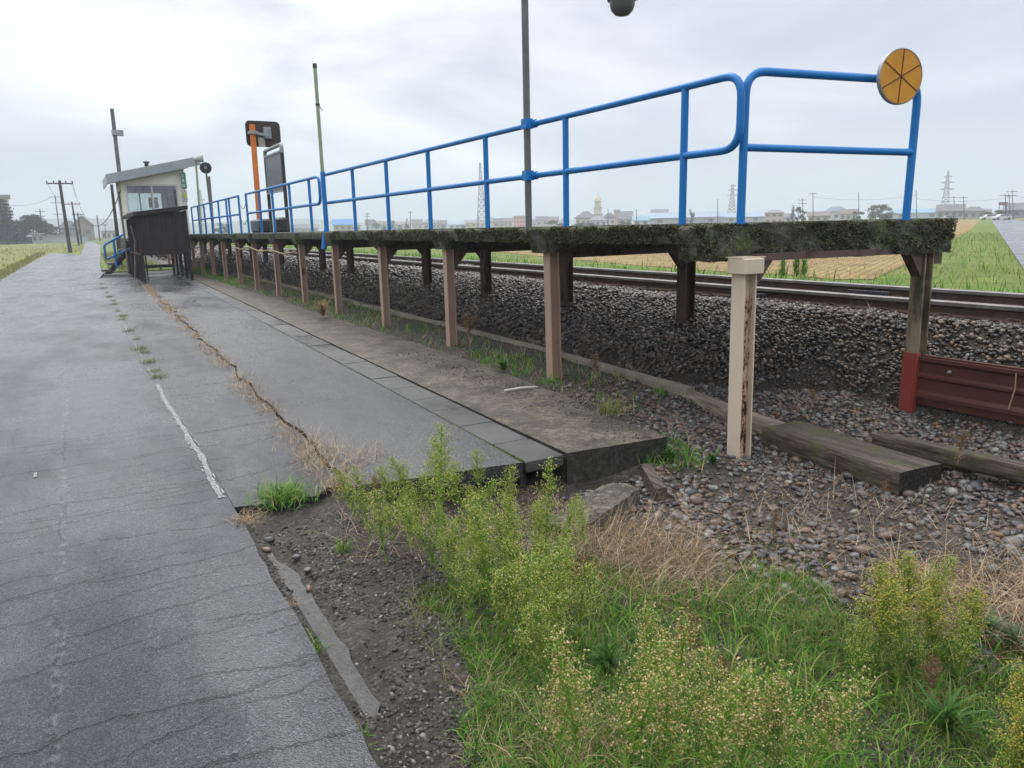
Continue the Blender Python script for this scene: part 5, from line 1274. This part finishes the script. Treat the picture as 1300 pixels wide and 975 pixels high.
# ------------------------------------------------------------------ plants
def inpoly(x, y, poly):
    r = np.zeros(len(x), bool); n = len(poly)
    for i in range(n):
        x0_, y0_ = poly[i]; x1_, y1_ = poly[(i+1) % n]
        c = ((y0_ > y) != (y1_ > y)) & (x < (x1_-x0_)*(y-y0_)/(y1_-y0_+1e-12)+x0_); r ^= c
    return r
def gpoly(pts, z=-.08): return [tuple(gz(px, py, z)[:2]) for px, py in pts]
def region(n, poly, rng, noise=None, thr=.45, soft=.15):
    xs = [p[0] for p in poly]; ys = [p[1] for p in poly]
    x, y = scatter(n, min(xs), max(xs), min(ys), max(ys), rng); k = inpoly(x, y, poly)
    if noise: k &= (fbm(x*noise, y*noise) + (rng.random(len(x))-.5)*soft*2 > thr)
    x, y = x[k], y[k]; return np.stack([x, y, hgt(x, y)-.004], -1)
rp_ = np.random.default_rng(77)
m_mossy_green = island_mat('green_moss', [(0, (.03, .05, .008)), (.5, (.075, .11, .018)), (1, (.14, .17, .04))], .8, None, .2)
GP = gpoly([(610, 690), (720, 668), (800, 700), (900, 712), (960, 690), (1040, 705), (1090, 770), (1180, 790), (1260, 770), (1340, 820), (1420, 1000), (1200, 1150), (700, 1150), (590, 960), (600, 860), (560, 780)])
P = region(46000, GP, rp_, 2.2, .40); n = len(P)
b1 = blades(P, .04+.10*rp_.random(n)**1.4, .0022+.0028*rp_.random(n), rp_, .9, 1.5)
P = region(2400, GP, rp_, 3, .48); n = len(P); b2 = blades(P, .12+.12*rp_.random(n), .005+.005*rp_.random(n), rp_, .6, 1.3, 4)
P = region(30000, GP, rp_, 2.2, .36); n = len(P); b0 = blades(P, .03+.07*rp_.random(n), .0018+.002*rp_.random(n), rp_, 1.3, 1.4)
tag(blade_obj('grass', [b1, b2, b0], m_grass), 'thick wet green grass in the foreground hollow', 'grass', kind='stuff')
DP = gpoly([(560, 700), (760, 640), (1000, 690), (1340, 780), (1400, 1000), (700, 1100), (580, 900), (500, 760)])
P = region(15000, DP, rp_, 2.5, .46); n = len(P); b3 = blades(P, .05+.10*rp_.random(n), .002+.002*rp_.random(n), rp_, 1.2, 1.2)
tag(blade_obj('dull_grass', [b3], m_grass_dull), 'yellowing grass blades mixed into the green grass', 'grass', kind='stuff')
# straw: a matted heap, then strands over the gravel
HP = gpoly([(700, 660), (745, 632), (860, 640), (905, 680), (915, 730), (870, 752), (800, 722), (740, 700)])
P = region(3600, HP, rp_, 2.5, .36); n = len(P); P[:, 2] += .03*rp_.random(n)
b1 = blades(P, .12+.22*rp_.random(n), .0018+.0018*rp_.random(n), rp_, 2.7, .5, 4, rp_.normal(-.9, 1.3, n))
SP = gpoly([(420, 640), (560, 640), (700, 640), (900, 600), (1120, 600), (1330, 640), (1360, 830), (1150, 790), (950, 745), (760, 740), (640, 700), (440, 720)])
P = region(7500, SP, rp_, 1.7, .42); n = len(P); P[:, 2] += .02*rp_.random(n); b2 = blades(P, .08+.26*rp_.random(n)**1.5, .0015+.0022*rp_.random(n), rp_, 2.7, .5, 4)
P = region(2600, gpoly([(570, 860), (700, 840), (780, 880), (800, 990), (600, 1010)]), rp_, 4, .42); n = len(P); b9 = blades(P, .05+.13*rp_.random(n), .0018+.0022*rp_.random(n), rp_, 2.0, .9, 4)
P = region(1500, gpoly([(1000, 470), (1115, 465), (1125, 520), (1010, 535)], .05), rp_, 3, .42); n = len(P); b10 = blades(P, .08+.16*rp_.random(n), .0016+.0016*rp_.random(n), rp_, 2.0, .7, 4)
RP2 = gpoly([(1130, 690), (1340, 690), (1380, 850), (1250, 800), (1120, 750)]); P = region(2600, RP2, rp_, 2, .35); n = len(P); P[:, 2] += .05*rp_.random(n); b4 = blades(P, .12+.26*rp_.random(n), .002+.003*rp_.random(n), rp_, 2.5, .6, 4)
P = region(1500, gpoly([(560, 690), (620, 600), (700, 600), (760, 650), (700, 690)]), rp_); n = len(P); b5 = blades(P, .06+.14*rp_.random(n), .0018+.002*rp_.random(n), rp_, 1.8, 1.5, 4)
# dry fringe along the left edge of the path
y = 4.4+22*rp_.random(6000)**1.6; x = 1.36+(y-4.4)*.022+rp_.normal(-.05, .07, len(y))*(1+.3*(y < 6)); k = (vnoise(y*2.3, 9)+.3*rp_.random(len(y)) > .42); x, y = x[k], y[k]; n = len(x)
b6 = blades(np.stack([x, y, np.full(n, .012)], -1), (.03+.07*rp_.random(n))*(1+(y > 8)*.3), .0018+.002*rp_.random(n)+.0004*(y-4), rp_, 2.3, .6, 3)
P = region(900, gpoly([(372, 598), (390, 555), (440, 568), (500, 575), (480, 585), (440, 600), (410, 606)], .02), rp_); P[:, 2] = .02; n = len(P); b7 = blades(P, .08+.14*rp_.random(n), .002+.002*rp_.random(n), rp_, 2.6, .4, 4)
P = region(5000, [(3.55, 4.6), (3.85, 4.5), (4.9, 5.2), (4.95, 12), (4.95, 26), (3.95, 26), (3.9, 9)], rp_, 1.2, .47); n = len(P); b8 = blades(P, .08+.2*rp_.random(n), .002+.002*rp_.random(n), rp_, 2.0, .8, 4)
tag(blade_obj('straw', [b1, b2, b4, b5, b6, b7, b8, b9, b10], m_straw), 'dry brown straw matted over gravel and along the path edge', 'straw', kind='stuff')
# green under the platform, verge grass beyond the track, rough field grass
lst = []
for (poly, n0, nz, th) in (([(3.95, 6), (4.9, 6), (4.95, 40), (4.0, 40)], 7000, 1.1, .50), ([(5.3, 12), (6.0, 12), (6.0, 40), (5.3, 40)], 3500, .8, .52), (gpoly([(590, 470), (600, 445), (680, 455), (670, 475)], .05), 900, None, 0), (gpoly([(740, 525), (760, 490), (850, 490), (800, 525)], .02), 500, 3, .4),
        (gpoly([(800, 590), (840, 560), (900, 580), (890, 600)], -.15), 500, 3, .35)):
    P = region(n0, poly, rp_, nz, th); n = len(P); lst.append(blades(P, .05+.14*rp_.random(n), .004+.005*rp_.random(n)+.0004*P[:, 1], rp_, 1.0, 1.1))
tag(blade_obj('undergrowth', lst, m_grass), 'low green weeds growing under the platform', 'weeds', kind='stuff')
P = region(20000, [(9.8, 3), (13.6, 3), (14.5, 10), (15.0, 40), (18, 110), (10.5, 110), (9.9, 40)], rp_, .5, .34); n = len(P); P[:, 2] = .19
b1 = blades(P, .15+.40*rp_.random(n), .012+.018*rp_.random(n)+.0004*P[:, 1], rp_, .7, .9)
x, y = scatter(9000, 13, 60, 4, 40, rp_); dd = (x-rr0.x)*nrm.x+(y-rr0.y)*nrm.y; k = (dd < -.1) & (dd > -2.6); x, y = x[k], y[k]; n = len(x)
b2 = blades(np.stack([x, y, np.full(n, .19)], -1), .12+.3*rp_.random(n), .012+.014*rp_.random(n), rp_, .8, 1.0)
P = region(9000, [(9.8, 3), (13.6, 3), (14.5, 10), (15.0, 40), (18, 110), (10.5, 110), (9.9, 40)], rp_, .7, .5); n = len(P); P[:, 2] = .19; d1 = blades(P, .1+.3*rp_.random(n), .012+.016*rp_.random(n)+.0004*P[:, 1], rp_, 1.0, .9)
x, y = scatter(12000, 13, 60, 4, 40, rp_); dd = (x-rr0.x)*nrm.x+(y-rr0.y)*nrm.y; k = (dd < -.1) & (dd > -3.2) & (fbm(x*.35, y*.35) > .46); x, y = x[k], y[k]; n = len(x); d2 = blades(np.stack([x, y, np.full(n, .19)], -1), .1+.25*rp_.random(n), .012+.014*rp_.random(n), rp_, 1.2, 1.0)
tag(blade_obj('dry_verge_grass', [d1, d2], m_grass_dull), 'yellowed dry grass mixed into the strip beyond the rails', 'grass', kind='stuff')
tag(blade_obj('verge_grass', [b1, b2], m_grass), 'bright green grass strip beyond the rails', 'grass', kind='stuff')
x, y = scatter(16000, 12.8, 60, 8, 60, rp_); dd = (x-rr0.x)*nrm.x+(y-rr0.y)*nrm.y; k = (dd < -2.3) & (x > 15); x, y = x[k], y[k]; n = len(x)
tag(blade_obj('stubble', [blades(np.stack([x, y, np.full(n, .205)], -1), .06+.10*rp_.random(n), .012+.012*rp_.random(n), rp_, 1.2, .4)], m_straw), 'pale cut straw stubble in the harvested field', 'stubble', kind='stuff')
P = region(16000, [(-2.9, 14), (-2.7, 52), (-2.15, 92), (.35, 76), (2, 190), (-60, 190), (-60, 14)], rp_, .15, .44); n = len(P); P[:, 2] = -.02; b1 = blades(P, .10+.28*rp_.random(n), .03+.05*rp_.random(n), rp_, .8, .8)
x, y = scatter(5000, -3.4, -2.6, 8, 92, rp_); n = len(x); b2 = blades(np.stack([x, y, np.full(n, -.02)], -1), .08+.2*rp_.random(n), .012+.02*rp_.random(n), rp_, 1, 1)
x, y = scatter(2500, 1.2, 3.4, 38, 75, rp_); n = len(x); b3 = blades(np.stack([x+(y-38)*.02, y, np.full(n, -.01)], -1), .15+.35*rp_.random(n), .02+.02*rp_.random(n), rp_, .8, 1)
tag(blade_obj('field_grass', [b1, b2, b3], m_grass_dull), 'rough grass on the left field and verges', 'grass', kind='stuff')

def tuft_mesh(rng, h, n, r, w=.004, lean=1.0, curl=1.3):
    P = np.stack([rng.normal(0, r, n), rng.normal(0, r, n), np.zeros(n)], -1); return blades(P, h*(.5+.6*rng.random(n)), w*(.7+.7*rng.random(n)), rng, lean, curl, 4)
def tuft(name, label, cat, loc, h, n, r, mat, group=None, w=.004, lean=1.0, curl=1.3, seed=0):
    o = blade_obj(name, [tuft_mesh(np.random.default_rng(seed), h, n, r, w, lean, curl)], mat); o.location = loc; WORLD[o.name] = Vector(loc); return tag(o, label, cat, group)
def G3(px, py, z=None):
    p = gz(px, py, -.06 if z is None else z)
    if z is None: p = gz(px, py, float(hgt(p.x, p.y))); p.z = max(float(hgt(p.x, p.y)), -.3)
    return p
tuft('grass_tuft', 'wide green grass tuft at the corner between road and path', 'grass tuft', G3(362, 632, 0), .17, 420, .085, m_grass, 'grass tufts by the road edge', .0055, 1.4, 1.2, 1)
tuft('grass_tuft', 'small green tuft at the broken road edge beside the gutter strip', 'grass tuft', G3(398, 828), .10, 40, .02, m_grass, 'grass tufts by the road edge', .005, 1.3, 1.3, 2)
tuft('grass_tuft', 'spiky light green tuft on the dark soil right of the pebbles', 'grass tuft', G3(436, 700), .15, 50, .02, m_grass, 'grass tufts by the road edge', .004, 1.0, 1.0, 3)
tuft('grass_tuft', 'tiny dry tuft halfway along the gutter strip', 'grass tuft', G3(368, 768), .05, 60, .02, m_straw, 'grass tufts by the road edge', .002, 1.6, 1.2, 4)
tuft('grass_tuft', 'dry orange tuft where the road edge crumbles below the green tuft', 'grass tuft', G3(318, 660, 0), .10, 160, .05, m_straw, 'grass tufts by the road edge', .0025, 1.7, 1.2, 5)
tuft('grass_tuft', 'green and dry tuft growing on the kerb plank between two posts', 'grass tuft', G3(838, 500, .02), .14, 70, .03, m_grass, 'grass tufts by the posts', .003, .8, .8, 6)
tuft('grass_tuft', 'grey green grassy tuft between second post and cream post', 'grass tuft', G3(775, 525, .0), .20, 220, .07, m_grass_dull, 'grass tufts by the posts', .003, .9, 1.0, 7)
tuft('grass_tuft', 'small green tuft at the foot of the second post', 'grass tuft', G3(695, 486, .03), .10, 90, .05, m_grass, 'grass tufts by the posts', .005, 1.1, 1.2, 8)
for k, (px, py, h, n, lab) in enumerate(((452, 940, .09, 30, 'thin tuft at the road edge low in the picture'), (620, 900, .14, 24, 'two bladed light green seedlings left of the weeds'), (740, 880, .16, 60, 'curving grass tuft under the yellow green weeds'), (690, 935, .13, 40, 'small grass tuft on the dark soil at the bottom'), (590, 930, .10, 20, 'sparse seedling tuft on bare soil at the bottom'), (545, 770, .08, 20, 'tiny seedling tuft left of the weed mass'))):
    tuft('grass_tuft', lab, 'grass tuft', G3(px, py), h, n, .02, m_grass, 'grass tufts on the bare soil', .006, 1.1, 1.1, 20+k)
# tufts along the joint of the road
TJ = 'small mossy tufts in the joint of the road'
tj = tuft('joint_tuft', 'small yellow brown tuft in the road joint beside the white line', 'grass tuft', (.645, 9.3, .004), .085, 120, .05, m_grass_dull, TJ, .004, 1.5, 1.2, 40)
for k, y in enumerate((9.75, 10.5, 11.4, 11.8, 13.0, 14.2, 16.2, 16.9, 18.2, 20.0, 21.2, 22.6, 24.4, 26.5, 29)):
    c = copy_tree(tj, (.655+.02*math.sin(y*3), y, .004), y*5, (.75, 1.1, .8, 1.2)[k % 4])

# moss line between path and drain covers
y = 4.25+9*rp_.random(9000)**1.5; k = fbm(y*1.3, y*0+3)+.2*rp_.random(len(y)) > .45; y = y[k]; n = len(y); x = 2.50+(y-4.3)*.0285-.012+rp_.normal(0, .008, n)
tag(blade_obj('moss', [blades(np.stack([x, y, np.full(n, -.005)], -1), .018+.022*rp_.random(n), .004+.004*rp_.random(n), rp_, 1.2, 1.0, 2)], m_mossy_green), 'green moss in the joint beside the drain covers', 'moss', kind='stuff')
P = region(9000, gpoly([(520, 735), (590, 730), (640, 790), (560, 790)]), rp_, 4, .52); n = len(P); b1 = blades(P, .010+.014*rp_.random(n), .004+.004*rp_.random(n), rp_, 1.2, 1, 2)
P = region(9000, gpoly([(900, 650), (1000, 640), (1060, 690), (950, 700)]), rp_, 4, .52); n = len(P); b2 = blades(P, .010+.016*rp_.random(n), .004+.004*rp_.random(n), rp_, 1.2, 1, 2)
tag(blade_obj('moss_patch', [b1, b2], m_mossy_green), 'low green moss patches on soil and gravel', 'moss', kind='stuff')
# horseweeds
def horseweed(seed, h, spread, headmat, dens=1.0, bare=.28, stalkmat=None):
    rng = np.random.default_rng(seed); mb = MB(); bend = rng.normal(0, .05, 2)*h
    def stem(t): return np.array([bend[0]*t*t, bend[1]*t*t, h*t])
    mb.tube([stem(t) for t in np.linspace(0, 1, 7)], list(np.linspace(.0042, .0012, 7)*(h/.6)**.5), 5)
    HP_ = []
    nb = int(27*dens)
    for i in range(nb):
        t = bare+(1-bare)*(i+rng.random())/nb; o = stem(t); a = i*2.4+rng.random()*.6
        L = 1.15*spread*(1.02-(t-bare)/(1-bare))**.75*(.65+.5*rng.random())*(.45+.55*min(1, (t-bare)/.22+.25)); el = .72+.45*rng.random()
        d_ = np.array([math.cos(a)*math.cos(el), math.sin(a)*math.cos(el), math.sin(el)])
        tip = o+d_*L+np.array([0, 0, -.06*L]); mid = o+d_*L*.5+np.array([0, 0, .03*L])
        mb.tube([o, mid, tip], [.0013, .0010, .0006], 3, False)
        for j in range(3):
            u = .15+.5*rng.random(); p = o*(1-u)+tip*u; a2 = rng.random()*6.28; lv = np.array([math.cos(a2)*.7, math.sin(a2)*.7, .5])*(.022+.025*rng.random()); sd = np.array([-math.sin(a2), math.cos(a2), 0])*.0028; bb = len(mb.v); mb.v += [tuple(p), tuple(p+lv*.5+sd), tuple(p+lv), tuple(p+lv*.5-sd)]; mb.f.append((bb, bb+1, bb+2, bb+3))
        for j in range(max(5, int(17*L/spread*1.4))):
            u = .22+.78*rng.random(); p = o*(1-u)+tip*u+np.array([0, 0, .05*L*u*(1-u)*2]); q = p+np.array([rng.normal(0, .024), rng.normal(0, .024), .012+.028*rng.random()])
            mb.tube([p, q], [.0006, .0005], 3, False); HP_.append(q)
            if rng.random() < .55: HP_.append(q+rng.normal(0, .008, 3))
            if rng.random() < .35: HP_.append((p+q)/2+rng.normal(0, .005, 3))
    nl = int(80*dens); t = .08+.80*rng.random(nl); P = np.array([stem(v) for v in t]); bV, bQ, bT = blades(P, (.04+.07*rng.random(nl))*(1.15-t)*1.2, .005+.005*rng.random(nl), rng, 1.1, .9)
    b = len(mb.v); mb.v += [tuple(v) for v in bV]; mb.f += [tuple(q+b) for q in bQ]+[tuple(q+b) for q in bT]
    HP_ = np.array(HP_); s = .0050+.0046*rng.random(len(HP_))
    V0 = np.array([(1, 0, 0), (0, 1, 0), (-1, 0, 0), (0, -1, 0), (0, 0, 1.5), (0, 0, -1.3)])*.5; T0 = np.array([(0, 1, 4), (1, 2, 4), (2, 3, 4), (3, 0, 4), (1, 0, 5), (2, 1, 5), (3, 2, 5), (0, 3, 5)])
    R_ = rotmats(len(HP_), rng, 1.2); V = np.einsum('nij,kj->nki', R_, V0)*s[:, None, None]+HP_[:, None, :]; T = (T0[None]+(np.arange(len(HP_))*6)[:, None, None]).reshape(-1, 3)
    e = thing('horseweed', 'x', 'weed', (0, 0, 0))
    st_ = mb.build('stalk', stalkmat or m_stalk, e); np_obj('seed_sprays', V.reshape(-1, 3), None, T, headmat, e)
    return e
PR_ = [horseweed(101, .62, .20, m_heads), horseweed(102, .55, .19, m_heads), horseweed(103, .48, .17, m_heads), horseweed(104, .60, .22, m_heads, 1.25), horseweed(105, .42, .15, m_heads, .8)]
PY_ = [horseweed(111, .50, .19, m_heads_y, 1.2), horseweed(112, .44, .17, m_heads_y)]
PB_ = [horseweed(141, .60, .20, m_heads_buff, .85, .35), horseweed(142, .52, .19, m_heads_buff, .8, .3), horseweed(143, .66, .18, m_heads_buff, .8, .4)]
PT_ = [horseweed(121, .80, .15, m_heads, 1.0, .35)]
used = set()
def weed(proto, p, scale, rz, label, group, tilt=(0, 0)):
    rot = (tilt[0], tilt[1], rz)
    if proto.name not in used:
        used.add(proto.name); proto.location = p; proto.rotation_euler = rot; proto.scale = (scale,)*3; o = proto
    else: o = copy_tree(proto, p, 0, scale, rot)
    o['label'] = label; o['group'] = group; return o
wr = random.Random(8)
WA = 'yellow green horseweeds of the middle clump'; LA = 'feathery yellow green horseweed in the dense middle clump'
for (px, py) in ((520, 700), (545, 725), (575, 745), (600, 720), (560, 690), (625, 770), (600, 760), (655, 790), (640, 740), (680, 770), (690, 820), (665, 840), (710, 800), (640, 800), (720, 850), (700, 880), (655, 710), (610, 700), (690, 740), (725, 770), (580, 705), (675, 800), (705, 835), (530, 680), (500, 690), (735, 820), (570, 765), (630, 815), (670, 870), (715, 740), (655, 760), (615, 745), (690, 700), (560, 725), (470, 690), (455, 668), (490, 715), (505, 665), (585, 660), (640, 660), (610, 640), (560, 655), (530, 650), (600, 800), (650, 835)):
    weed(wr.choice(PR_), G3(px, py), .50+.42*wr.random(), wr.random()*6.3, LA, WA, (wr.gauss(0, .16), wr.gauss(0, .16)))
WB = 'horseweeds at the bottom edge'; LB = 'feathery buff seeded horseweed in the clump at the bottom edge'
for (px, py) in ((800, 960), (850, 990), (900, 1000), (940, 1010), (830, 1030), (880, 1050), (960, 1040), (790, 1010), (990, 1060), (860, 930), (825, 905), (910, 960), (1010, 1010), (740, 1040), (700, 1000)):
    weed(wr.choice(PB_), G3(px, py), .60+.34*wr.random(), wr.random()*6.3, LB, WB, (wr.gauss(0, .10), wr.gauss(0, .10)))
weed(PT_[0], G3(563, 708), .92, 1.0, 'tallest green horseweed rising over the end of the path', 'single tall weeds')
weed(PT_[0], G3(692, 735), .82, 2.0, 'slender yellow topped horseweed before the dark hole under the apron', 'single tall weeds', (.05, 0))
weed(PT_[0], G3(742, 700), .55, 4.0, 'short horseweed leaning right beside the broken block', 'single tall weeds', (0, .45))
WC = 'horseweeds of the right hand clump'; LC = 'bushy yellow horseweed in the clump right of the green grass'
for (px, py) in ((1150, 850), (1125, 835), (1175, 835), (1195, 862), (1110, 862), (1150, 812), (1225, 850)):
    weed(wr.choice(PY_), G3(px, py), .60+.40*wr.random(), wr.random()*6.3, LC, WC, (wr.gauss(.0, .10), wr.gauss(0, .10)))
for (px, py) in ((1095, 850), (1140, 880), (1180, 885), (1215, 880), (1165, 800), (1075, 870)): weed(wr.choice(PR_), G3(px, py), .35+.3*wr.random(), wr.random()*6.3, 'low feathery green horseweed at the foot of the right hand clump', 'low horseweeds at the right hand clump', (wr.gauss(0, .2), wr.gauss(0, .2)))
WD = 'horseweeds at the right edge'; LD = 'dull yellow horseweed in the clump at the lower right edge'
for (px, py) in ((1290, 1000), (1310, 980), (1330, 1020), (1275, 1030), (1320, 1060), (1300, 1040)):
    weed(wr.choice(PY_), G3(px, py), .62+.2*wr.random(), wr.random()*6.3, LD, WD, (wr.gauss(0, .06), -.05))
DRY = horseweed(131, .42, .13, m_heads_br, .9, .4, m_straw)
for (px, py, z, s, lab) in ((597, 445, .04, 1.15, 'grey brown dried weed between third and second posts'), (755, 490, .03, .75, 'small dried weed between second post and cream post'), (480, 640, 0, .42, 'rusty brown dried weed at the end of the path'), (735, 780, None, .75, 'dark brown dried stalk inside the weed clump'), (875, 850, None, .65, 'rust brown dried stalk left of the green grass'), (1215, 590, -.05, .55, 'dark reddish dried weed behind the charred sleeper end'), (1030, 520, 0, .4, 'low reddish dried weed on the ballast foot behind the cream post'), (980, 690, None, .4, 'dark dried stalk on the gravel before the grass'), (1060, 960, None, .45, 'brown dried weed in the bottom grass'), (1180, 905, None, .5, 'brown dried weed below the right hand clump'), (920, 880, None, .4, 'thin dark stalk amid the green grass'), (1120, 640, None, .35, 'low dark dried weed on the gravel right of the sleeper')):
    weed(DRY, G3(px, py, z), s, wr.random()*6, lab, 'dried brown weeds', (wr.gauss(0, .08), wr.gauss(0, .08)))
# broad leaved weeds
def rosette(name, label, loc, h, n, w, mat, seed, lean=1.2):
    rng = np.random.default_rng(seed); P = np.stack([rng.normal(0, .012, n), rng.normal(0, .012, n), .05*rng.random(n)*h/.15], -1)
    o = blade_obj(name, [blades(P, h*(.6+.5*rng.random(n)), w*(.7+.5*rng.random(n)), rng, lean, .9, 5)], mat); o.location = loc; WORLD[o.name] = Vector(loc); return tag(o, label, 'weed', 'broad leaved weeds')
m_broad = island_mat('broad_leaf', [(0, (.04, .10, .02)), (.5, (.07, .16, .03)), (1, (.12, .22, .05))], .45, 30, .3)
m_mug = island_mat('grey_green_leaf', [(0, (.06, .11, .05)), (.5, (.10, .16, .075)), (1, (.16, .22, .11))], .55, 30, .3)
rosette('broadleaf_weed', 'fresh green rosette of narrow leaves right of the middle weeds', G3(772, 850), .15, 30, .018, m_broad, 1)
rosette('broadleaf_weed', 'grey green lobed plant at the right side of the grass', G3(1245, 815), .16, 70, .022, m_mug, 2)
rosette('broadleaf_weed', 'second grey green lobed plant close to the right edge', G3(1285, 830), .14, 60, .022, m_mug, 3)
rosette('broadleaf_weed', 'yellow green leafy weed beside the end of the apron', G3(850, 590), .14, 45, .022, m_broad, 4)
rosette('broadleaf_weed', 'green leafy weed leaning over the stones beside the cream post', G3(905, 598), .12, 30, .020, m_broad, 5)
rosette('broadleaf_weed', 'low leafy weed patch between third and second posts', G3(640, 470, .04), .13, 90, .020, m_broad, 6)
rosette('broadleaf_weed', 'long bladed dark green weed at the lower right', G3(1200, 935), .22, 40, .016, m_broad, 7)
rosette('broadleaf_weed', 'brown green dried plant at the foot of the fifth post', G3(410, 402, .06), .35, 160, .012, m_straw, 8, 1.0)
for k, (px, lab) in enumerate(((993, 'leftmost of the upright green weeds beyond the rails'), (1010, 'middle upright green weed beyond the rails'), (1020, 'rightmost of the upright green weeds beyond the rails'))):
    p = gz(px, 356, .2); rng = np.random.default_rng(60+k); n = 260; zz = rng.random(n); P = np.stack([rng.normal(0, .03, n)*(1.2-zz), rng.normal(0, .03, n)*(1.2-zz), zz*1.15], -1)
    o = blade_obj('upright_weed', [blades(P, .22*(1.25-zz), np.full(n, .022), rng, 1.0, .6)], m_grass); o.location = p; tag(o, lab, 'weed', 'upright weeds beyond the rails')

# ------------------------------------------------------------------ air, sky and light
W_ = bpy.data.worlds.new('World'); sc.world = W_; W_.use_nodes = True
nt = W_.node_tree; nt.nodes.clear(); N = nt.nodes.new; Lk = nt.links.new
out = N('ShaderNodeOutputWorld'); bg = N('ShaderNodeBackground'); Lk(bg.outputs[0], out.inputs[0]); bg.inputs['Strength'].default_value = .1
SUN_EL, SUN_AZ = math.radians(48), math.radians(5)
sky = N('ShaderNodeTexSky'); sky.sky_type = 'NISHITA'; sky.sun_disc = False; sky.sun_elevation = SUN_EL; sky.sun_rotation = SUN_AZ; sky.air_density = 1.2; sky.dust_density = 4
tc = N('ShaderNodeTexCoord'); sep = N('ShaderNodeSeparateXYZ'); Lk(tc.outputs['Generated'], sep.inputs[0])
def ramp(fac, stops):
    r = N('ShaderNodeValToRGB'); cr = r.color_ramp
    while len(cr.elements) < len(stops): cr.elements.new(.5)
    for e, (p, c) in zip(cr.elements, stops): e.position = p; e.color = (*c, 1) if isinstance(c, tuple) else (c, c, c, 1)
    Lk(fac, r.inputs[0]); return r.outputs[0]
def mathn(op, a, b):
    m = N('ShaderNodeMath'); m.operation = op
    for i, v in enumerate((a, b)):
        if isinstance(v, (int, float)): m.inputs[i].default_value = v
        else: Lk(v, m.inputs[i])
    return m.outputs[0]
def mixn(f, a, b, mode='MIX'):
    m = N('ShaderNodeMix'); m.data_type = 'RGBA'; m.blend_type = mode
    if isinstance(f, (int, float)): m.inputs[0].default_value = f
    else: Lk(f, m.inputs[0])
    ii = [i for i in m.inputs if i.type == 'RGBA']
    for i, v in zip(ii, (a, b)):
        if isinstance(v, tuple): i.default_value = (*v, 1)
        else: Lk(v, i)
    return [o for o in m.outputs if o.type == 'RGBA'][0]
grad = ramp(sep.outputs[2], [(0, (4.6, 5.2, 6.2)), (.08, (5.0, 5.5, 6.5)), (.18, (5.95, 6.2, 7.15)), (.34, (6.7, 6.9, 7.7)), (.55, (12.5, 12.8, 13.4)), (1.0, (22.5, 22.8, 23.5))])
mp = N('ShaderNodeMapping'); mp.inputs['Scale'].default_value = (1.2, 1.2, 3.4); Lk(tc.outputs['Generated'], mp.inputs[0])
nz = N('ShaderNodeTexNoise'); nz.inputs['Scale'].default_value = 2.3; nz.inputs['Detail'].default_value = 7; nz.inputs['Roughness'].default_value = .5; nz.inputs['Distortion'].default_value = .3; Lk(mp.outputs[0], nz.inputs[0])
cl = ramp(nz.outputs['Fac'], [(.28, (.66, .69, .74)), (.44, (.87, .88, .905)), (.54, (1.03, 1.03, 1.02)), (.66, (1.36, 1.34, 1.28))])
c = mixn(1.0, grad, cl, 'MULTIPLY')
bd = ray(330, 40).normalized(); dp = N('ShaderNodeVectorMath'); dp.operation = 'DOT_PRODUCT'; dp.inputs[1].default_value = bd
nrmv = N('ShaderNodeVectorMath'); nrmv.operation = 'NORMALIZE'; Lk(tc.outputs['Generated'], nrmv.inputs[0]); Lk(nrmv.outputs[0], dp.inputs[0])
glow = ramp(dp.outputs['Value'], [(.86, (0, 0, 0)), (.99, (.50, .49, .46))])
gl2 = mixn(1.0, glow, ramp(nz.outputs['Fac'], [(.35, .2), (.6, 1.2)]), 'MULTIPLY')
c = mixn(1.0, c, mixn(1.0, gl2, (6.5, 6.5, 6.5), 'MULTIPLY'), 'ADD')
Lk(mixn(.06, c, sky.outputs[0]), bg.inputs['Color'])
sd = bpy.data.lights.new('sun', 'SUN'); so_ = bpy.data.objects.new('sun', sd); COL.objects.link(so_); sd.energy = 1.5; sd.angle = math.radians(45); sd.color = (1, .97, .93)
dv = Vector((math.sin(SUN_AZ)*math.cos(SUN_EL), math.cos(SUN_AZ)*math.cos(SUN_EL), math.sin(SUN_EL))); so_.rotation_euler = (-dv).to_track_quat('-Z', 'Y').to_euler()
mb = MB(); mb.box((450, 1150, 58), (4600, 4100, 118)); hz = mb.build('haze', None if False else m_soil); hz.data.materials.clear()
hmt = bpy.data.materials.new('rainy_haze'); hmt.use_nodes = True; hn = hmt.node_tree; hn.nodes.clear(); ho = hn.nodes.new('ShaderNodeOutputMaterial'); pv = hn.nodes.new('ShaderNodeVolumePrincipled')
pv.inputs['Color'].default_value = (.70, .76, .84, 1); pv.inputs['Density'].default_value = .0009; hn.links.new(pv.outputs[0], ho.inputs['Volume']); hz.data.materials.append(hmt)
tag(hz, 'thin grey rainy haze over the plain', kind='stuff')

sc.view_settings.view_transform = 'Standard'; sc.view_settings.look = 'None'; sc.view_settings.gamma = 1; sc.view_settings.exposure = .48; sc.view_settings.use_curve_mapping = False
cy_ = sc.cycles; cy_.use_denoising = True; cy_.denoiser = 'OPENIMAGEDENOISE'; cy_.denoising_input_passes = 'RGB_ALBEDO_NORMAL'
cy_.max_bounces = 6; cy_.diffuse_bounces = 3; cy_.glossy_bounces = 3; cy_.transmission_bounces = 4; cy_.transparent_max_bounces = 8; cy_.volume_bounces = 1; cy_.volume_max_steps = 64
cy_.use_adaptive_sampling = True; cy_.adaptive_threshold = .015; cy_.sample_clamp_indirect = 6
